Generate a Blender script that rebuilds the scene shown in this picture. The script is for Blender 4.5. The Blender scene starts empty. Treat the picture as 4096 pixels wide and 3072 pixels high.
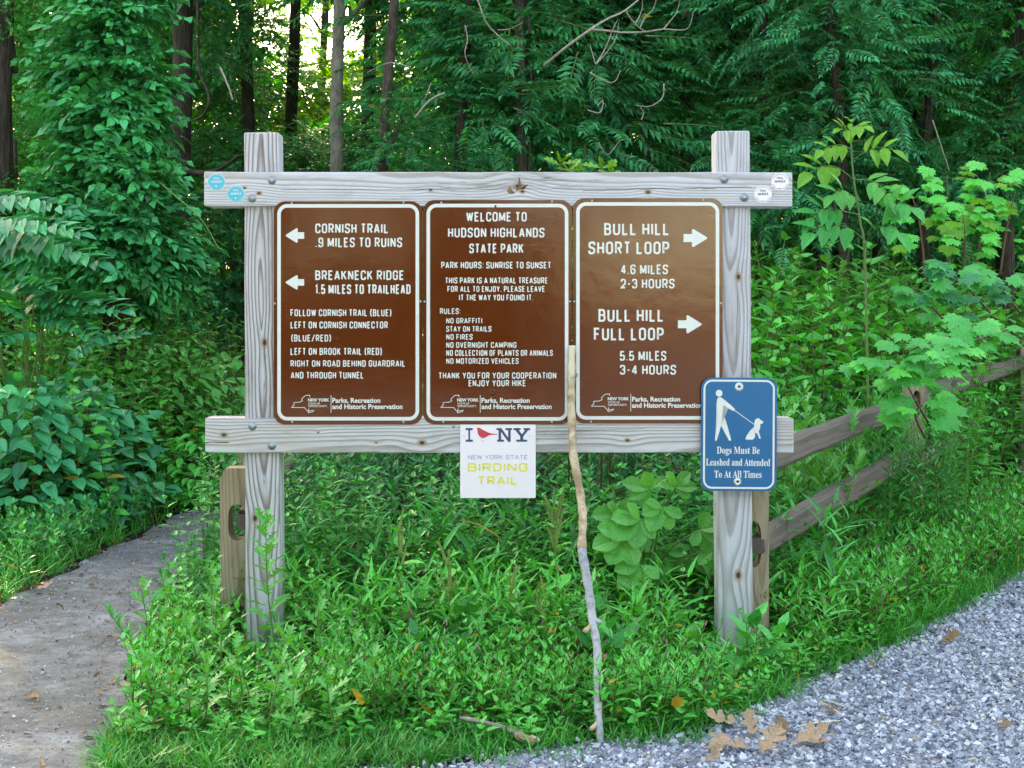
import bpy, bmesh, math, random
import numpy as np
from mathutils import Vector, Matrix
C = bpy.context.scene.collection
SC = bpy.context.scene
PI = math.pi
rad = math.radians

# ------------------------------------------------------------------ camera, sky, sun, exposure
FPX, HY, EYE, CD = 5802.0, 1250.0, 1.45, 6.0      # focal length in photo pixels, horizon row, eye height, distance
cam_d = bpy.data.cameras.new('camera')
cam = bpy.data.objects.new('camera', cam_d); C.objects.link(cam); SC.camera = cam
cam.location = (0, -CD, EYE); cam.rotation_euler = (PI/2, 0, 0)
cam_d.sensor_width = 36.0; cam_d.lens = 36.0*FPX/4096.0
cam_d.shift_y = -(1536.0-HY)/4096.0
cam_d.clip_end = 2000.0; cam_d.clip_start = 0.05

SUN_EL, SUN_AZ = 30.0, -24.0                       # sun stands behind the wood, a little left of the view direction
world = bpy.data.worlds.new('World'); SC.world = world; world.use_nodes = True
wn = world.node_tree; bg = wn.nodes['Background']
sky = wn.nodes.new('ShaderNodeTexSky'); sky.sky_type = 'NISHITA'; sky.sun_disc = False
sky.sun_elevation = rad(SUN_EL); sky.sun_rotation = rad(SUN_AZ)
sky.air_density = 1.0; sky.dust_density = 1.6; sky.ozone_density = 1.3
wn.links.new(sky.outputs[0], bg.inputs[0]); bg.inputs[1].default_value = 0.15
sun_d = bpy.data.lights.new('sun', 'SUN'); sun_d.energy = 3.0; sun_d.angle = rad(0.6); sun_d.color = (1.0, 0.93, 0.74)
sun = bpy.data.objects.new('sun', sun_d); C.objects.link(sun); sun.location = (0, 10, 20)
_sd = Vector((math.sin(rad(SUN_AZ))*math.cos(rad(SUN_EL)), math.cos(rad(SUN_AZ))*math.cos(rad(SUN_EL)), math.sin(rad(SUN_EL))))
sun.rotation_euler = _sd.to_track_quat('Z', 'Y').to_euler()
SC.view_settings.view_transform = 'Standard'; SC.view_settings.look = 'None'
SC.view_settings.exposure = 3.12; SC.view_settings.gamma = 1.0
SC.view_settings.use_curve_mapping = False
SC.view_settings.use_white_balance = True; SC.view_settings.white_balance_temperature = 10400; SC.view_settings.white_balance_tint = 9
SC.render.engine = 'CYCLES'
cy = SC.cycles
cy.use_denoising = True
cy.max_bounces = 5; cy.diffuse_bounces = 2; cy.glossy_bounces = 2; cy.transmission_bounces = 4; cy.transparent_max_bounces = 4
cy.caustics_reflective = False; cy.caustics_refractive = False
cy.sample_clamp_indirect = 6.0

# ------------------------------------------------------------------ helpers
def at(px, py, D=CD):
    """photo pixel + distance from the camera -> world point"""
    return Vector(((px-2048.0)/FPX*D, D-CD, EYE-(py-HY)/FPX*D))
def props(o, label=None, cat=None, group=None, kind=None):
    if label: o['label'] = label
    if cat: o['category'] = cat
    if group: o['group'] = group
    if kind: o['kind'] = kind
    return o
def empty(name, loc, label, cat, group=None):
    o = bpy.data.objects.new(name, None); C.objects.link(o); o.location = loc; o.empty_display_size = 0.1
    return props(o, label, cat, group)
def link(name, mesh, parent=None, loc=None, mats=None):
    o = bpy.data.objects.new(name, mesh); C.objects.link(o)
    if loc is not None: o.location = loc
    if parent is not None: setpar(o, parent)
    for m in (mats or []): mesh.materials.append(m)
    return o
def setpar(o, p):
    """geometry is given in world space; keep it there although p stands elsewhere"""
    o.parent = p
    o.matrix_parent_inverse = world_of(p).inverted()
def world_of(p):
    m = p.matrix_basis.copy()
    q = p
    while q.parent is not None:
        m = q.parent.matrix_basis @ q.matrix_parent_inverse @ m if False else (q.matrix_parent_inverse @ m)
        q = q.parent
        m = q.matrix_basis @ m
    return m
def mesh_np(name, V, F, smooth=False, mi=None):
    """V (n,3), F (m,3) triangles"""
    V = np.asarray(V, dtype=np.float32); F = np.asarray(F, dtype=np.int32)
    me = bpy.data.meshes.new(name)
    me.vertices.add(len(V)); me.vertices.foreach_set('co', V.ravel())
    me.loops.add(F.size); me.loops.foreach_set('vertex_index', F.ravel())
    me.polygons.add(len(F)); me.polygons.foreach_set('loop_start', np.arange(0, F.size, 3, dtype=np.int32))
    me.polygons.foreach_set('loop_total', np.full(len(F), 3, dtype=np.int32))
    if mi is not None: me.polygons.foreach_set('material_index', np.asarray(mi, dtype=np.int32))
    me.polygons.foreach_set('use_smooth', np.full(len(F), smooth))
    me.update(calc_edges=True)
    return me
class Acc:
    def __init__(s): s.V = []; s.F = []; s.M = []; s.n = 0
    def add(s, V, F, m=0):
        V = np.asarray(V, dtype=np.float32).reshape(-1, 3); F = np.asarray(F, dtype=np.int32).reshape(-1, 3)
        s.V.append(V); s.F.append(F+s.n); s.M.append(np.full(len(F), m, dtype=np.int32)); s.n += len(V)
    def mesh(s, name, mats, smooth=False):
        me = mesh_np(name, np.concatenate(s.V), np.concatenate(s.F), smooth, np.concatenate(s.M))
        for m in mats: me.materials.append(m)
        return me
    def arr(s): return np.concatenate(s.V), np.concatenate(s.F), np.concatenate(s.M)
def from_bm(bm, name, mats=(), smooth=False):
    me = bpy.data.meshes.new(name); bm.to_mesh(me); bm.free()
    for m in mats: me.materials.append(m)
    if smooth:
        me.polygons.foreach_set('use_smooth', [True]*len(me.polygons))
    return me

# ------------------------------------------------------------------ materials
def nt(name):
    m = bpy.data.materials.new(name); m.use_nodes = True
    n = m.node_tree; b = n.nodes['Principled BSDF']
    return m, n, b
def N(n, t, **k):
    o = n.nodes.new(t)
    for a, v in k.items(): setattr(o, a, v)
    return o
def math_(n, op, a, b=None, c=None, clamp=False):
    o = n.nodes.new('ShaderNodeMath'); o.operation = op; o.use_clamp = clamp
    for i, v in enumerate((a, b, c)):
        if v is None: continue
        if isinstance(v, (int, float)): o.inputs[i].default_value = v
        else: n.links.new(v, o.inputs[i])
    return o.outputs[0]
def noise(n, vec, scale, detail=3, rough=0.5, dist=0.0):
    o = n.nodes.new('ShaderNodeTexNoise'); o.inputs['Scale'].default_value = scale
    o.inputs['Detail'].default_value = detail; o.inputs['Roughness'].default_value = rough; o.inputs['Distortion'].default_value = dist
    if vec is not None: n.links.new(vec, o.inputs['Vector'])
    return o.outputs['Fac']
def ramp(n, fac, stops, interp='LINEAR'):
    o = n.nodes.new('ShaderNodeValToRGB'); cr = o.color_ramp; cr.interpolation = interp
    while len(cr.elements) < len(stops): cr.elements.new(0.5)
    for e, (p, c) in zip(cr.elements, stops):
        e.position = p; e.color = (c[0], c[1], c[2], 1) if not isinstance(c, (int, float)) else (c, c, c, 1)
    n.links.new(fac, o.inputs[0]); return o.outputs[0]
def mix(n, f, a, b, mode='MIX'):
    o = n.nodes.new('ShaderNodeMix'); o.data_type = 'RGBA'; o.blend_type = mode
    if isinstance(f, (int, float)): o.inputs[0].default_value = f
    else: n.links.new(f, o.inputs[0])
    for i, v in ((6, a), (7, b)):
        if isinstance(v, (tuple, list)): o.inputs[i].default_value = (v[0], v[1], v[2], 1)
        else: n.links.new(v, o.inputs[i])
    return o.outputs[2]
def vmul(n, vec, s):
    o = n.nodes.new('ShaderNodeVectorMath'); o.operation = 'MULTIPLY'; n.links.new(vec, o.inputs[0]); o.inputs[1].default_value = s
    return o.outputs[0]
def bump(n, h, strength, dist, b):
    o = n.nodes.new('ShaderNodeBump'); o.inputs['Strength'].default_value = strength; o.inputs['Distance'].default_value = dist
    n.links.new(h, o.inputs['Height']); n.links.new(o.outputs[0], b.inputs['Normal'])

def plain(name, col, rough=0.5, metal=0.0, spec=0.5, var=0.0, bsc=None):
    m, n, b = nt(name)
    b.inputs['Roughness'].default_value = rough; b.inputs['Metallic'].default_value = metal
    b.inputs['Specular IOR Level'].default_value = spec
    tc = N(n, 'ShaderNodeTexCoord')
    f = noise(n, tc.outputs['Object'], 30, 4, 0.6)
    d = tuple(c*(1-var) for c in col)
    n.links.new(ramp(n, f, [(0.3, d), (0.7, col)]), b.inputs['Base Color'])
    if bsc: bump(n, noise(n, tc.outputs['Object'], bsc[0], 3), bsc[1], bsc[2], b)
    return m

def wood(name, axis, light, mid, dark, ox=0.0, oy=0.02, sp=0.013, warp=0.02, tilt=0.02, knots=(), cracks=(), stain=(0.36, 0.24, 0.15), seed=0.0, contrast=0.8):
    """sawn weathered softwood: year rings round a pith that wanders through the timber, knots, checks"""
    m, n, b = nt(name); b.inputs['Roughness'].default_value = 0.78; b.inputs['Specular IOR Level'].default_value = 0.25
    tc = N(n, 'ShaderNodeTexCoord'); sx = N(n, 'ShaderNodeSeparateXYZ'); n.links.new(tc.outputs['Object'], sx.inputs[0])
    X, Y, Z = sx.outputs
    if axis == 'X': U, W, L = Z, Y, X      # U across the face, W depth, L along the grain
    else: U, W, L = X, Y, Z
    cb = N(n, 'ShaderNodeCombineXYZ'); n.links.new(U, cb.inputs[0]); n.links.new(W, cb.inputs[1]); n.links.new(L, cb.inputs[2])
    base = cb.outputs[0]
    mp = N(n, 'ShaderNodeMapping'); mp.inputs['Location'].default_value = (seed*3.1, seed*1.7, seed*5.3); mp.inputs['Scale'].default_value = (4, 4, 0.8)
    n.links.new(base, mp.inputs[0])
    n1 = noise(n, mp.outputs[0], 1.0, 2, 0.45)
    mp2 = N(n, 'ShaderNodeMapping'); mp2.inputs['Location'].default_value = (seed, seed*2.7, seed*1.3); mp2.inputs['Scale'].default_value = (2.5, 2.5, 0.55)
    n.links.new(base, mp2.inputs[0])
    n2 = noise(n, mp2.outputs[0], 1.0, 1, 0.4)
    u = math_(n, 'ADD', U, math_(n, 'MULTIPLY', math_(n, 'SUBTRACT', n1, 0.5), warp*2))
    u = math_(n, 'SUBTRACT', u, ox)
    w = math_(n, 'ADD', W, math_(n, 'MULTIPLY', math_(n, 'SUBTRACT', n2, 0.5), warp*2.2))
    w = math_(n, 'SUBTRACT', math_(n, 'ADD', w, math_(n, 'MULTIPLY', L, tilt)), oy)
    r = math_(n, 'SQRT', math_(n, 'ADD', math_(n, 'MULTIPLY', u, u), math_(n, 'MULTIPLY', w, w)))
    kd = None
    for (ku, kl, kr) in knots:
        du = math_(n, 'SUBTRACT', U, ku); dl = math_(n, 'MULTIPLY', math_(n, 'SUBTRACT', L, kl), 0.45)
        d2 = math_(n, 'ADD', math_(n, 'MULTIPLY', du, du), math_(n, 'MULTIPLY', dl, dl))
        g = math_(n, 'EXPONENT', math_(n, 'MULTIPLY', d2, -1.0/(kr*2.4)**2))
        r = math_(n, 'ADD', r, math_(n, 'MULTIPLY', g, kr*0.55))
        d3 = math_(n, 'SQRT', math_(n, 'ADD', math_(n, 'MULTIPLY', du, du), math_(n, 'MULTIPLY', math_(n, 'MULTIPLY', dl, dl), 2.2)))
        k1 = math_(n, 'SUBTRACT', 1.0, math_(n, 'DIVIDE', d3, kr), clamp=True)
        kd = k1 if kd is None else math_(n, 'MAXIMUM', kd, k1)
    rr = math_(n, 'DIVIDE', r, sp)
    fr = math_(n, 'FRACT', rr)
    band = ramp(n, fr, [(0.0, 0.0), (0.42, 0.10), (0.80, 1.0), (0.93, 0.85), (1.0, 0.0)])
    mp3 = N(n, 'ShaderNodeMapping'); mp3.inputs['Scale'].default_value = (260, 260, 7); n.links.new(base, mp3.inputs[0])
    fib = noise(n, mp3.outputs[0], 1.0, 3, 0.6)
    mp4 = N(n, 'ShaderNodeMapping'); mp4.inputs['Scale'].default_value = (9, 9, 2.2); mp4.inputs['Location'].default_value = (seed*7, 0, seed); n.links.new(base, mp4.inputs[0])
    blot = noise(n, mp4.outputs[0], 1.0, 4, 0.6)
    soft = math_(n, 'MULTIPLY', band, math_(n, 'ADD', contrast, math_(n, 'MULTIPLY', math_(n, 'SUBTRACT', blot, 0.5), 0.9)), clamp=True)
    col = mix(n, soft, light, dark)
    col = mix(n, ramp(n, blot, [(0.48, 0.0), (0.70, 0.6)]), col, mid)
    gst = noise(n, vmul(n, base, (22, 22, 5)), 1.0, 4, 0.65); col = mix(n, ramp(n, gst, [(0.52, 0.0), (0.72, 0.45)]), col, tuple(c*.45 for c in mid))
    col = mix(n, ramp(n, fib, [(0.3, 0.22), (0.6, 0.0)]), col, dark)
    if kd is not None:
        col = mix(n, ramp(n, kd, [(0.0, 0.0), (0.35, 0.75), (1.0, 0.95)]), col, stain)
        col = mix(n, ramp(n, kd, [(0.50, 0.0), (0.7, 0.9)]), col, (0.03, 0.02, 0.015))
    ck = noise(n, vmul(n, base, (75, 75, 1.7)), 1.0+seed*.03, 3, 0.5, 0.3)
    ckm = math_(n, 'MULTIPLY', ramp(n, math_(n, 'ABSOLUTE', math_(n, 'SUBTRACT', ck, 0.5)), [(0.0, 1.0), (0.011, 0.0)]), ramp(n, noise(n, vmul(n, base, (7, 7, 1.2)), 1.0, 3, 0.6), [(0.50, 0.0), (0.60, 1.0)]))
    col = mix(n, math_(n, 'MULTIPLY', ckm, 0.75), col, (0.07, 0.055, 0.05))
    h = math_(n, 'SUBTRACT', math_(n, 'SUBTRACT', math_(n, 'MULTIPLY', fib, 0.35), math_(n, 'MULTIPLY', band, 0.5)), ckm)
    for (cu, l0, l1, cw, sl) in cracks:
        wob = math_(n, 'MULTIPLY', math_(n, 'SUBTRACT', noise(n, vmul(n, base, (0.0, 0.0, 1.0)), 9+seed, 4, 0.6), 0.5), 0.02)
        dd = math_(n, 'ABSOLUTE', math_(n, 'SUBTRACT', math_(n, 'ADD', U, wob), math_(n, 'ADD', cu, math_(n, 'MULTIPLY', L, sl))))
        inr = math_(n, 'MULTIPLY', math_(n, 'GREATER_THAN', L, l0), math_(n, 'LESS_THAN', L, l1))
        wid = math_(n, 'MULTIPLY', noise(n, vmul(n, base, (0.0, 0.0, 1.0)), 5, 2), cw*2)
        cr = math_(n, 'MULTIPLY', math_(n, 'LESS_THAN', dd, wid), inr)
        col = mix(n, cr, col, (0.035, 0.03, 0.03)); h = math_(n, 'SUBTRACT', h, math_(n, 'MULTIPLY', cr, 1.2))
    n.links.new(col, b.inputs['Base Color'])
    bump(n, h, 0.7, 0.0025, b)
    return m

def leafmat(name, cols, trans=0.21, rough=0.40, tcol=None, spec=0.35, nscale=6.0, yel=0.002):
    m, n, b = nt(name)
    g = N(n, 'ShaderNodeNewGeometry'); tc = N(n, 'ShaderNodeTexCoord')
    isl = g.outputs['Random Per Island']
    big = noise(n, g.outputs['Position'], nscale*0.25, 2)
    f = math_(n, 'ADD', math_(n, 'MULTIPLY', isl, 0.72), math_(n, 'MULTIPLY', math_(n, 'SUBTRACT', big, 0.35), 0.75), clamp=True)
    cols = [tuple(c*0.6 for c in cols[0])]+list(cols)+[tuple(min(.6, c*1.55) for c in cols[-1])]; k = len(cols)  # end colours spread wider to imitate shadowed and highlighted leaves
    col = ramp(n, f, [(i/(k-1), c) for i, c in enumerate(cols)])
    mot = noise(n, g.outputs['Position'], 90, 3, 0.6)
    col = mix(n, ramp(n, mot, [(0.35, 0.35), (0.6, 0.0)]), col, tuple(c*0.55 for c in cols[0]))
    if yel: col = mix(n, math_(n, 'GREATER_THAN', isl, 1-yel), col, (0.42, 0.30, 0.03)); col = mix(n, math_(n, 'LESS_THAN', isl, yel*.6), col, (0.16, 0.09, 0.03))
    n.links.new(col, b.inputs['Base Color']); b.inputs['Roughness'].default_value = rough
    b.inputs['Specular IOR Level'].default_value = spec
    tr = N(n, 'ShaderNodeBsdfTranslucent')
    t = mix(n, 1.0, col, tcol or (1.9, 1.45, 0.5), 'MULTIPLY')
    n.links.new(t, tr.inputs['Color'])
    ms = N(n, 'ShaderNodeMixShader'); ms.inputs[0].default_value = trans
    n.links.new(b.outputs[0], ms.inputs[1]); n.links.new(tr.outputs[0], ms.inputs[2])
    out = n.nodes['Material Output']; n.links.new(ms.outputs[0], out.inputs['Surface'])
    return m

def bark(name, c0, c1, sc=(30, 30, 5), bs=0.02, rough=0.85):
    m, n, b = nt(name); b.inputs['Roughness'].default_value = rough; b.inputs['Specular IOR Level'].default_value = 0.2
    tc = N(n, 'ShaderNodeTexCoord')
    v = vmul(n, tc.outputs['Object'], sc)
    f = noise(n, v, 1.0, 5, 0.65, 0.4)
    f2 = noise(n, tc.outputs['Object'], 3.0, 3)
    col = ramp(n, f, [(0.35, c0), (0.62, c1)])
    col = mix(n, ramp(n, f2, [(0.45, 0.0), (0.7, 0.5)]), col, tuple(c*0.6 for c in c0))
    n.links.new(col, b.inputs['Base Color']); bump(n, f, 0.8, bs, b)
    return m

M = {}
M['panel_brown'] = None
def panel_mat(name, col, rough, bumpd, scr, sp_l=0.5):
    m, n, b = nt(name); b.inputs['Specular IOR Level'].default_value = sp_l
    tc = N(n, 'ShaderNodeTexCoord'); ob = tc.outputs['Object']
    f = noise(n, ob, 1.8, 4, 0.6)
    c = ramp(n, f, [(0.3, tuple(x*0.82 for x in col)), (0.7, col)])
    # hairline scratches: thin ridges of a stretched noise
    mp = N(n, 'ShaderNodeMapping'); mp.inputs['Rotation'].default_value = (0, rad(28), 0); mp.inputs['Scale'].default_value = (5, 1, 60); n.links.new(ob, mp.inputs[0])
    s = noise(n, mp.outputs[0], 1.0, 2, 0.5, 1.2)
    line = ramp(n, math_(n, 'ABSOLUTE', math_(n, 'SUBTRACT', s, 0.5)), [(0.0, 1.0), (0.006, 0.0)])
    mask = ramp(n, noise(n, ob, 5.0, 2), [(0.56, 0.0), (0.66, 1.0)])
    c = mix(n, math_(n, 'MULTIPLY', math_(n, 'MULTIPLY', line, mask), scr), c, tuple(min(1, x*2.2+0.05) for x in col))
    sp = ramp(n, noise(n, ob, 55, 2), [(0.74, 0.0), (0.78, 0.35)])
    c = mix(n, sp, c, tuple(min(1, x*1.8+0.04) for x in col))
    n.links.new(c, b.inputs['Base Color'])
    n.links.new(ramp(n, noise(n, ob, 7, 3), [(0.3, rough*0.85), (0.7, rough*1.3)]), b.inputs['Roughness'])
    h = math_(n, 'ADD', noise(n, ob, 14, 2), math_(n, 'MULTIPLY', noise(n, ob, 120, 2), 0.18))
    bump(n, h, 1.0, bumpd, b)
    return m
M['brown'] = panel_mat('brown_sheeting', (0.118, 0.018, 0.0), 0.11, 0.0005, 1.0, 0.42)
M['blue'] = panel_mat('blue_sheeting', (0.0, 0.15, 0.34), 0.20, 0.0005, 0.3, 0.12)
M['white_print'] = plain('white_print', (0.66, 0.70, 0.68), 0.35, var=0.06)
M['white_panel'] = plain('white_panel', (0.84, 0.76, 0.82), 0.45, var=0.03)
M['cyan'] = plain('cyan_plastic', (0.0, 0.46, 0.60), 0.45, var=0.08)
M['dark_blue'] = plain('navy_print', (0.008, 0.055, 0.12), 0.5)
M['mid_blue'] = plain('blue_print', (0.02, 0.21, 0.45), 0.5)
M['yellow'] = plain('yellow_print', (0.78, 0.68, 0.10), 0.5)
M['red'] = plain('red_print', (0.62, 0.03, 0.06), 0.5)
M['pale_print'] = plain('pale_print', (0.45, 0.75, 0.85), 0.5)
M['galv'] = plain('galvanised_steel', (0.42, 0.47, 0.50), 0.42, 0.75, var=0.25)
M['alu'] = plain('aluminium', (0.62, 0.64, 0.66), 0.35, 0.7, var=0.15)
M['black'] = plain('black_hole', (0.012, 0.012, 0.012), 0.7)

WL, WM, WD = (0.56, 0.58, 0.64), (0.41, 0.39, 0.37), (0.22, 0.17, 0.14)
M['post_l'] = wood('weathered_post_left', 'Z', WL, WM, (0.20, 0.15, 0.12), ox=0.005, oy=-0.035, sp=0.0125, warp=0.030, tilt=0.05,
                   knots=((0.012, 0.35, 0.020), (-0.03, -0.38, 0.02)), seed=1.3, contrast=0.95, cracks=((0.004, 0.78, 1.2, 0.0006, 0.0),))
M['post_r'] = wood('weathered_post_right', 'Z', WL, WM, (0.24, 0.21, 0.20), ox=-0.01, oy=0.0, sp=0.0105, warp=0.022, tilt=0.03,
                   knots=((0.02, 0.62, 0.018), (0.012, -0.62, 0.022)), seed=4.1, contrast=0.75, cracks=((0.0, 0.3, 0.55, 0.0008, 0.03),))
M['beam_t'] = wood('weathered_beam_top', 'X', (0.60, 0.63, 0.70), (0.47, 0.46, 0.46), (0.32, 0.27, 0.23), ox=0.065, oy=0.03, sp=0.0075, warp=0.007, tilt=0.006,
                   knots=((-0.004, -0.28, 0.009), (0.012, 0.085, 0.022), (-0.01, 0.10, 0.012), (0.004, -1.05, 0.009), (-0.018, -0.99, 0.012), (-0.012, 0.62, 0.014)), seed=2.2, contrast=0.8,
                   cracks=((0.0, -0.9, 0.9, 0.0006, 0.004), (-0.012, 0.35, 1.05, 0.0009, 0.02)))
M['beam_b'] = wood('weathered_beam_low', 'X', (0.59, 0.60, 0.64), (0.48, 0.43, 0.39), (0.28, 0.23, 0.19), ox=-0.06, oy=0.02, sp=0.0085, warp=0.010, tilt=0.010,
                   knots=((0.002, -1.14, 0.016), (-0.03, -0.32, 0.018), (-0.02, 0.53, 0.012), (0.012, -0.75, 0.006), (-0.03, -0.51, 0.006), (0.035, -0.19, 0.006)), seed=6.4, contrast=0.85,
                   cracks=((-0.005, -1.25, -1.12, 0.0016, 0.02), (0.01, 0.15, 0.6, 0.0006, 0.03)))
M['fence'] = wood('fence_post_wood', 'Z', (0.40, 0.33, 0.23), (0.33, 0.27, 0.20), (0.20, 0.14, 0.09), ox=0.03, oy=0.06, sp=0.008, warp=0.02, tilt=0.02, seed=3.3, contrast=0.7, knots=((-0.02, 0.12, 0.02),))
M['rail'] = wood('fence_rail_wood', 'X', (0.17, 0.14, 0.125), (0.13, 0.11, 0.10), (0.085, 0.07, 0.06), ox=0.03, oy=0.06, sp=0.010, warp=0.02, tilt=0.01, seed=5.3, contrast=0.6)

# leaves
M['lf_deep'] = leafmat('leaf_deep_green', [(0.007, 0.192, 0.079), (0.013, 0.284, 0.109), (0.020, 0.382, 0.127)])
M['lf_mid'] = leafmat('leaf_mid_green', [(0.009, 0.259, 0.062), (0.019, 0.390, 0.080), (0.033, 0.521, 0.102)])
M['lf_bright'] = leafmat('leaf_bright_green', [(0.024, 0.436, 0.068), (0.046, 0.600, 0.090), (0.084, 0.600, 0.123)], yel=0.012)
M['lf_blue'] = leafmat('leaf_bluish_green', [(0.010, 0.255, 0.124), (0.018, 0.383, 0.164), (0.037, 0.524, 0.204)], rough=0.36)
M['lf_vine'] = leafmat('leaf_vine', [(0.008, 0.254, 0.089), (0.017, 0.417, 0.146), (0.035, 0.585, 0.194)], rough=0.36)
M['lf_pale'] = leafmat('leaf_pale_green', [(0.040, 0.320, 0.064), (0.073, 0.435, 0.095), (0.112, 0.528, 0.124)])
M['lf_lime'] = leafmat('leaf_lime', [(0.071, 0.308, 0.023), (0.113, 0.390, 0.034), (0.168, 0.462, 0.046)])
M['lf_far'] = leafmat('leaf_far', [(0.033, 0.198, 0.026), (0.075, 0.306, 0.031), (0.141, 0.414, 0.036)], trans=0.5)
M['lf_dark'] = leafmat('leaf_dark_wood', [(0.008, 0.011, 0.007), (0.012, 0.016, 0.010), (0.016, 0.022, 0.012)], trans=0.05, yel=0.0)  # leaf colour darkened to stand in for shade in the sign reflections
M['grass'] = leafmat('grass_blade', [(0.012, 0.251, 0.042), (0.024, 0.358, 0.053), (0.048, 0.467, 0.075)], yel=0.012)
M['stem'] = plain('green_stem', (0.10, 0.20, 0.05), 0.5, var=0.3)
M['stem_red'] = plain('reddish_stem', (0.13, 0.07, 0.035), 0.55, var=0.3)
M['pink'] = plain('pink_flower_spike', (0.42, 0.16, 0.26), 0.7, var=0.3)
M['seed'] = plain('green_seed', (0.22, 0.33, 0.08), 0.7, var=0.3)
M['yellow_leaf'] = plain('yellowed_leaf', (0.62, 0.36, 0.02), 0.5, var=0.3)
M['bark_dark'] = bark('dark_furrowed_bark', (0.022, 0.016, 0.013), (0.085, 0.065, 0.055), (60, 60, 6), 0.02)
M['bark_grey'] = bark('smooth_grey_bark', (0.11, 0.10, 0.08), (0.23, 0.215, 0.18), (45, 45, 12), 0.006)
M['bark_brown'] = bark('brown_bark', (0.03, 0.022, 0.018), (0.10, 0.08, 0.065), (40, 40, 8), 0.012)
M['dead'] = bark('bare_grey_twig', (0.24, 0.20, 0.17), (0.42, 0.38, 0.34), (60, 60, 20), 0.003)

def soil_mat(name, c0, c1, c2, sc=1.0, bd=0.01):
    m, n, b = nt(name); b.inputs['Roughness'].default_value = 0.95; b.inputs['Specular IOR Level'].default_value = 0.15
    g = N(n, 'ShaderNodeNewGeometry').outputs['Position']
    f1 = noise(n, g, 1.6*sc, 5, 0.65); f2 = noise(n, g, 60*sc, 5, 0.75); f3 = noise(n, g, 9*sc, 4, 0.7)
    c = ramp(n, f3, [(0.3, c0), (0.55, c1), (0.75, c2)])
    c = mix(n, ramp(n, f1, [(0.42, 0.75), (0.62, 0.0)]), c, c0)
    c = mix(n, ramp(n, f2, [(0.33, 0.7), (0.47, 0.0)]), c, tuple(x*0.45 for x in c0))
    n.links.new(c, b.inputs['Base Color'])
    bump(n, math_(n, 'ADD', f2, math_(n, 'MULTIPLY', f3, 1.5)), 0.8, bd, b)
    return m
M['soil'] = soil_mat('forest_soil', (0.022, 0.016, 0.010), (0.045, 0.034, 0.022), (0.07, 0.055, 0.035))
M['path'] = soil_mat('trodden_path', (0.17, 0.16, 0.15), (0.38, 0.39, 0.41), (0.54, 0.56, 0.60), 1.0, 0.03)
M['gravelbed'] = soil_mat('gravel_bed', (0.24, 0.265, 0.32), (0.38, 0.415, 0.49), (0.48, 0.515, 0.59), 1.6, 0.02)
def stone_mat():
    m, n, b = nt('crushed_stone'); b.inputs['Roughness'].default_value = 0.8
    g = N(n, 'ShaderNodeNewGeometry')
    c = ramp(n, g.outputs['Random Per Island'], [(0.0, (0.08, 0.095, 0.13)), (0.25, (0.25, 0.285, 0.36)), (0.60, (0.46, 0.505, 0.60)), (0.90, (0.68, 0.72, 0.79)), (0.97, (0.34, 0.26, 0.18)), (1.0, (0.7, 0.7, 0.69))])
    f = noise(n, g.outputs['Position'], 120, 3, 0.6)
    c = mix(n, ramp(n, f, [(0.35, 0.35), (0.6, 0.0)]), c, (0.10, 0.10, 0.11))
    n.links.new(c, b.inputs['Base Color']); return m
M['stone'] = stone_mat()
def dead_leaf_mat(name, a, b2):
    m, n, b = nt(name); b.inputs['Roughness'].default_value = 0.7
    tc = N(n, 'ShaderNodeTexCoord'); f = noise(n, tc.outputs['Object'], 22, 4, 0.7)
    n.links.new(ramp(n, f, [(0.35, a), (0.65, b2)]), b.inputs['Base Color']); return m
M['oak_tan'] = dead_leaf_mat('dry_oak_leaf_tan', (0.24, 0.145, 0.085), (0.46, 0.31, 0.20))
M['oak_brown'] = dead_leaf_mat('dry_oak_leaf_brown', (0.14, 0.075, 0.03), (0.28, 0.17, 0.08))

# ------------------------------------------------------------------ terrain
def sm(a, b, x):
    t = np.clip((np.asarray(x, dtype=float)-a)/(b-a), 0, 1); return t*t*(3-2*t)
FP, FD = np.array((1.07, 0.15)), np.array((1.36, 2.55))/2.89
def gz(x, y):
    x = np.asarray(x, dtype=float); y = np.asarray(y, dtype=float)
    s = (x-FP[0])*(-FD[1])+(y-FP[1])*FD[0]+0.35
    h = (0.10*sm(0.0, 0.5, s)+0.11*np.clip(s-.45, 0, 6))*sm(1.2, 3.2, y)*sm(-1.6, 0.2, x)
    h = h+0.06*np.clip(y-11, 0, 60)
    h = h+0.10*sm(0, 1, (-x-2.7)/1.5)*sm(-3, 0, y)+0.28*sm(0, 1, (-x-2.55)/.5)*sm(3.5, 5.5, y)*(1-sm(10, 14, y))
    return h
gx = np.unique(np.concatenate([np.linspace(-12, 12, 97), np.linspace(-300, -12, 20), np.linspace(12, 300, 20)]))
gy = np.unique(np.concatenate([np.linspace(-8, 20, 113), np.linspace(-300, -8, 16), np.linspace(20, 300, 20)]))
GX, GY = np.meshgrid(gx, gy)
GZ = gz(GX, GY)-0.012
gv = np.stack([GX.ravel(), GY.ravel(), GZ.ravel()], 1)
nx, ny = len(gx), len(gy)
ii, jj = np.meshgrid(np.arange(nx-1), np.arange(ny-1)); a0 = (jj*nx+ii).ravel()
gf = np.concatenate([np.stack([a0, a0+1, a0+nx+1], 1), np.stack([a0, a0+nx+1, a0+nx], 1)])
g_ob = link('ground', mesh_np('ground', gv, gf, True), mats=[M['soil']]); props(g_ob, kind='structure')

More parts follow.
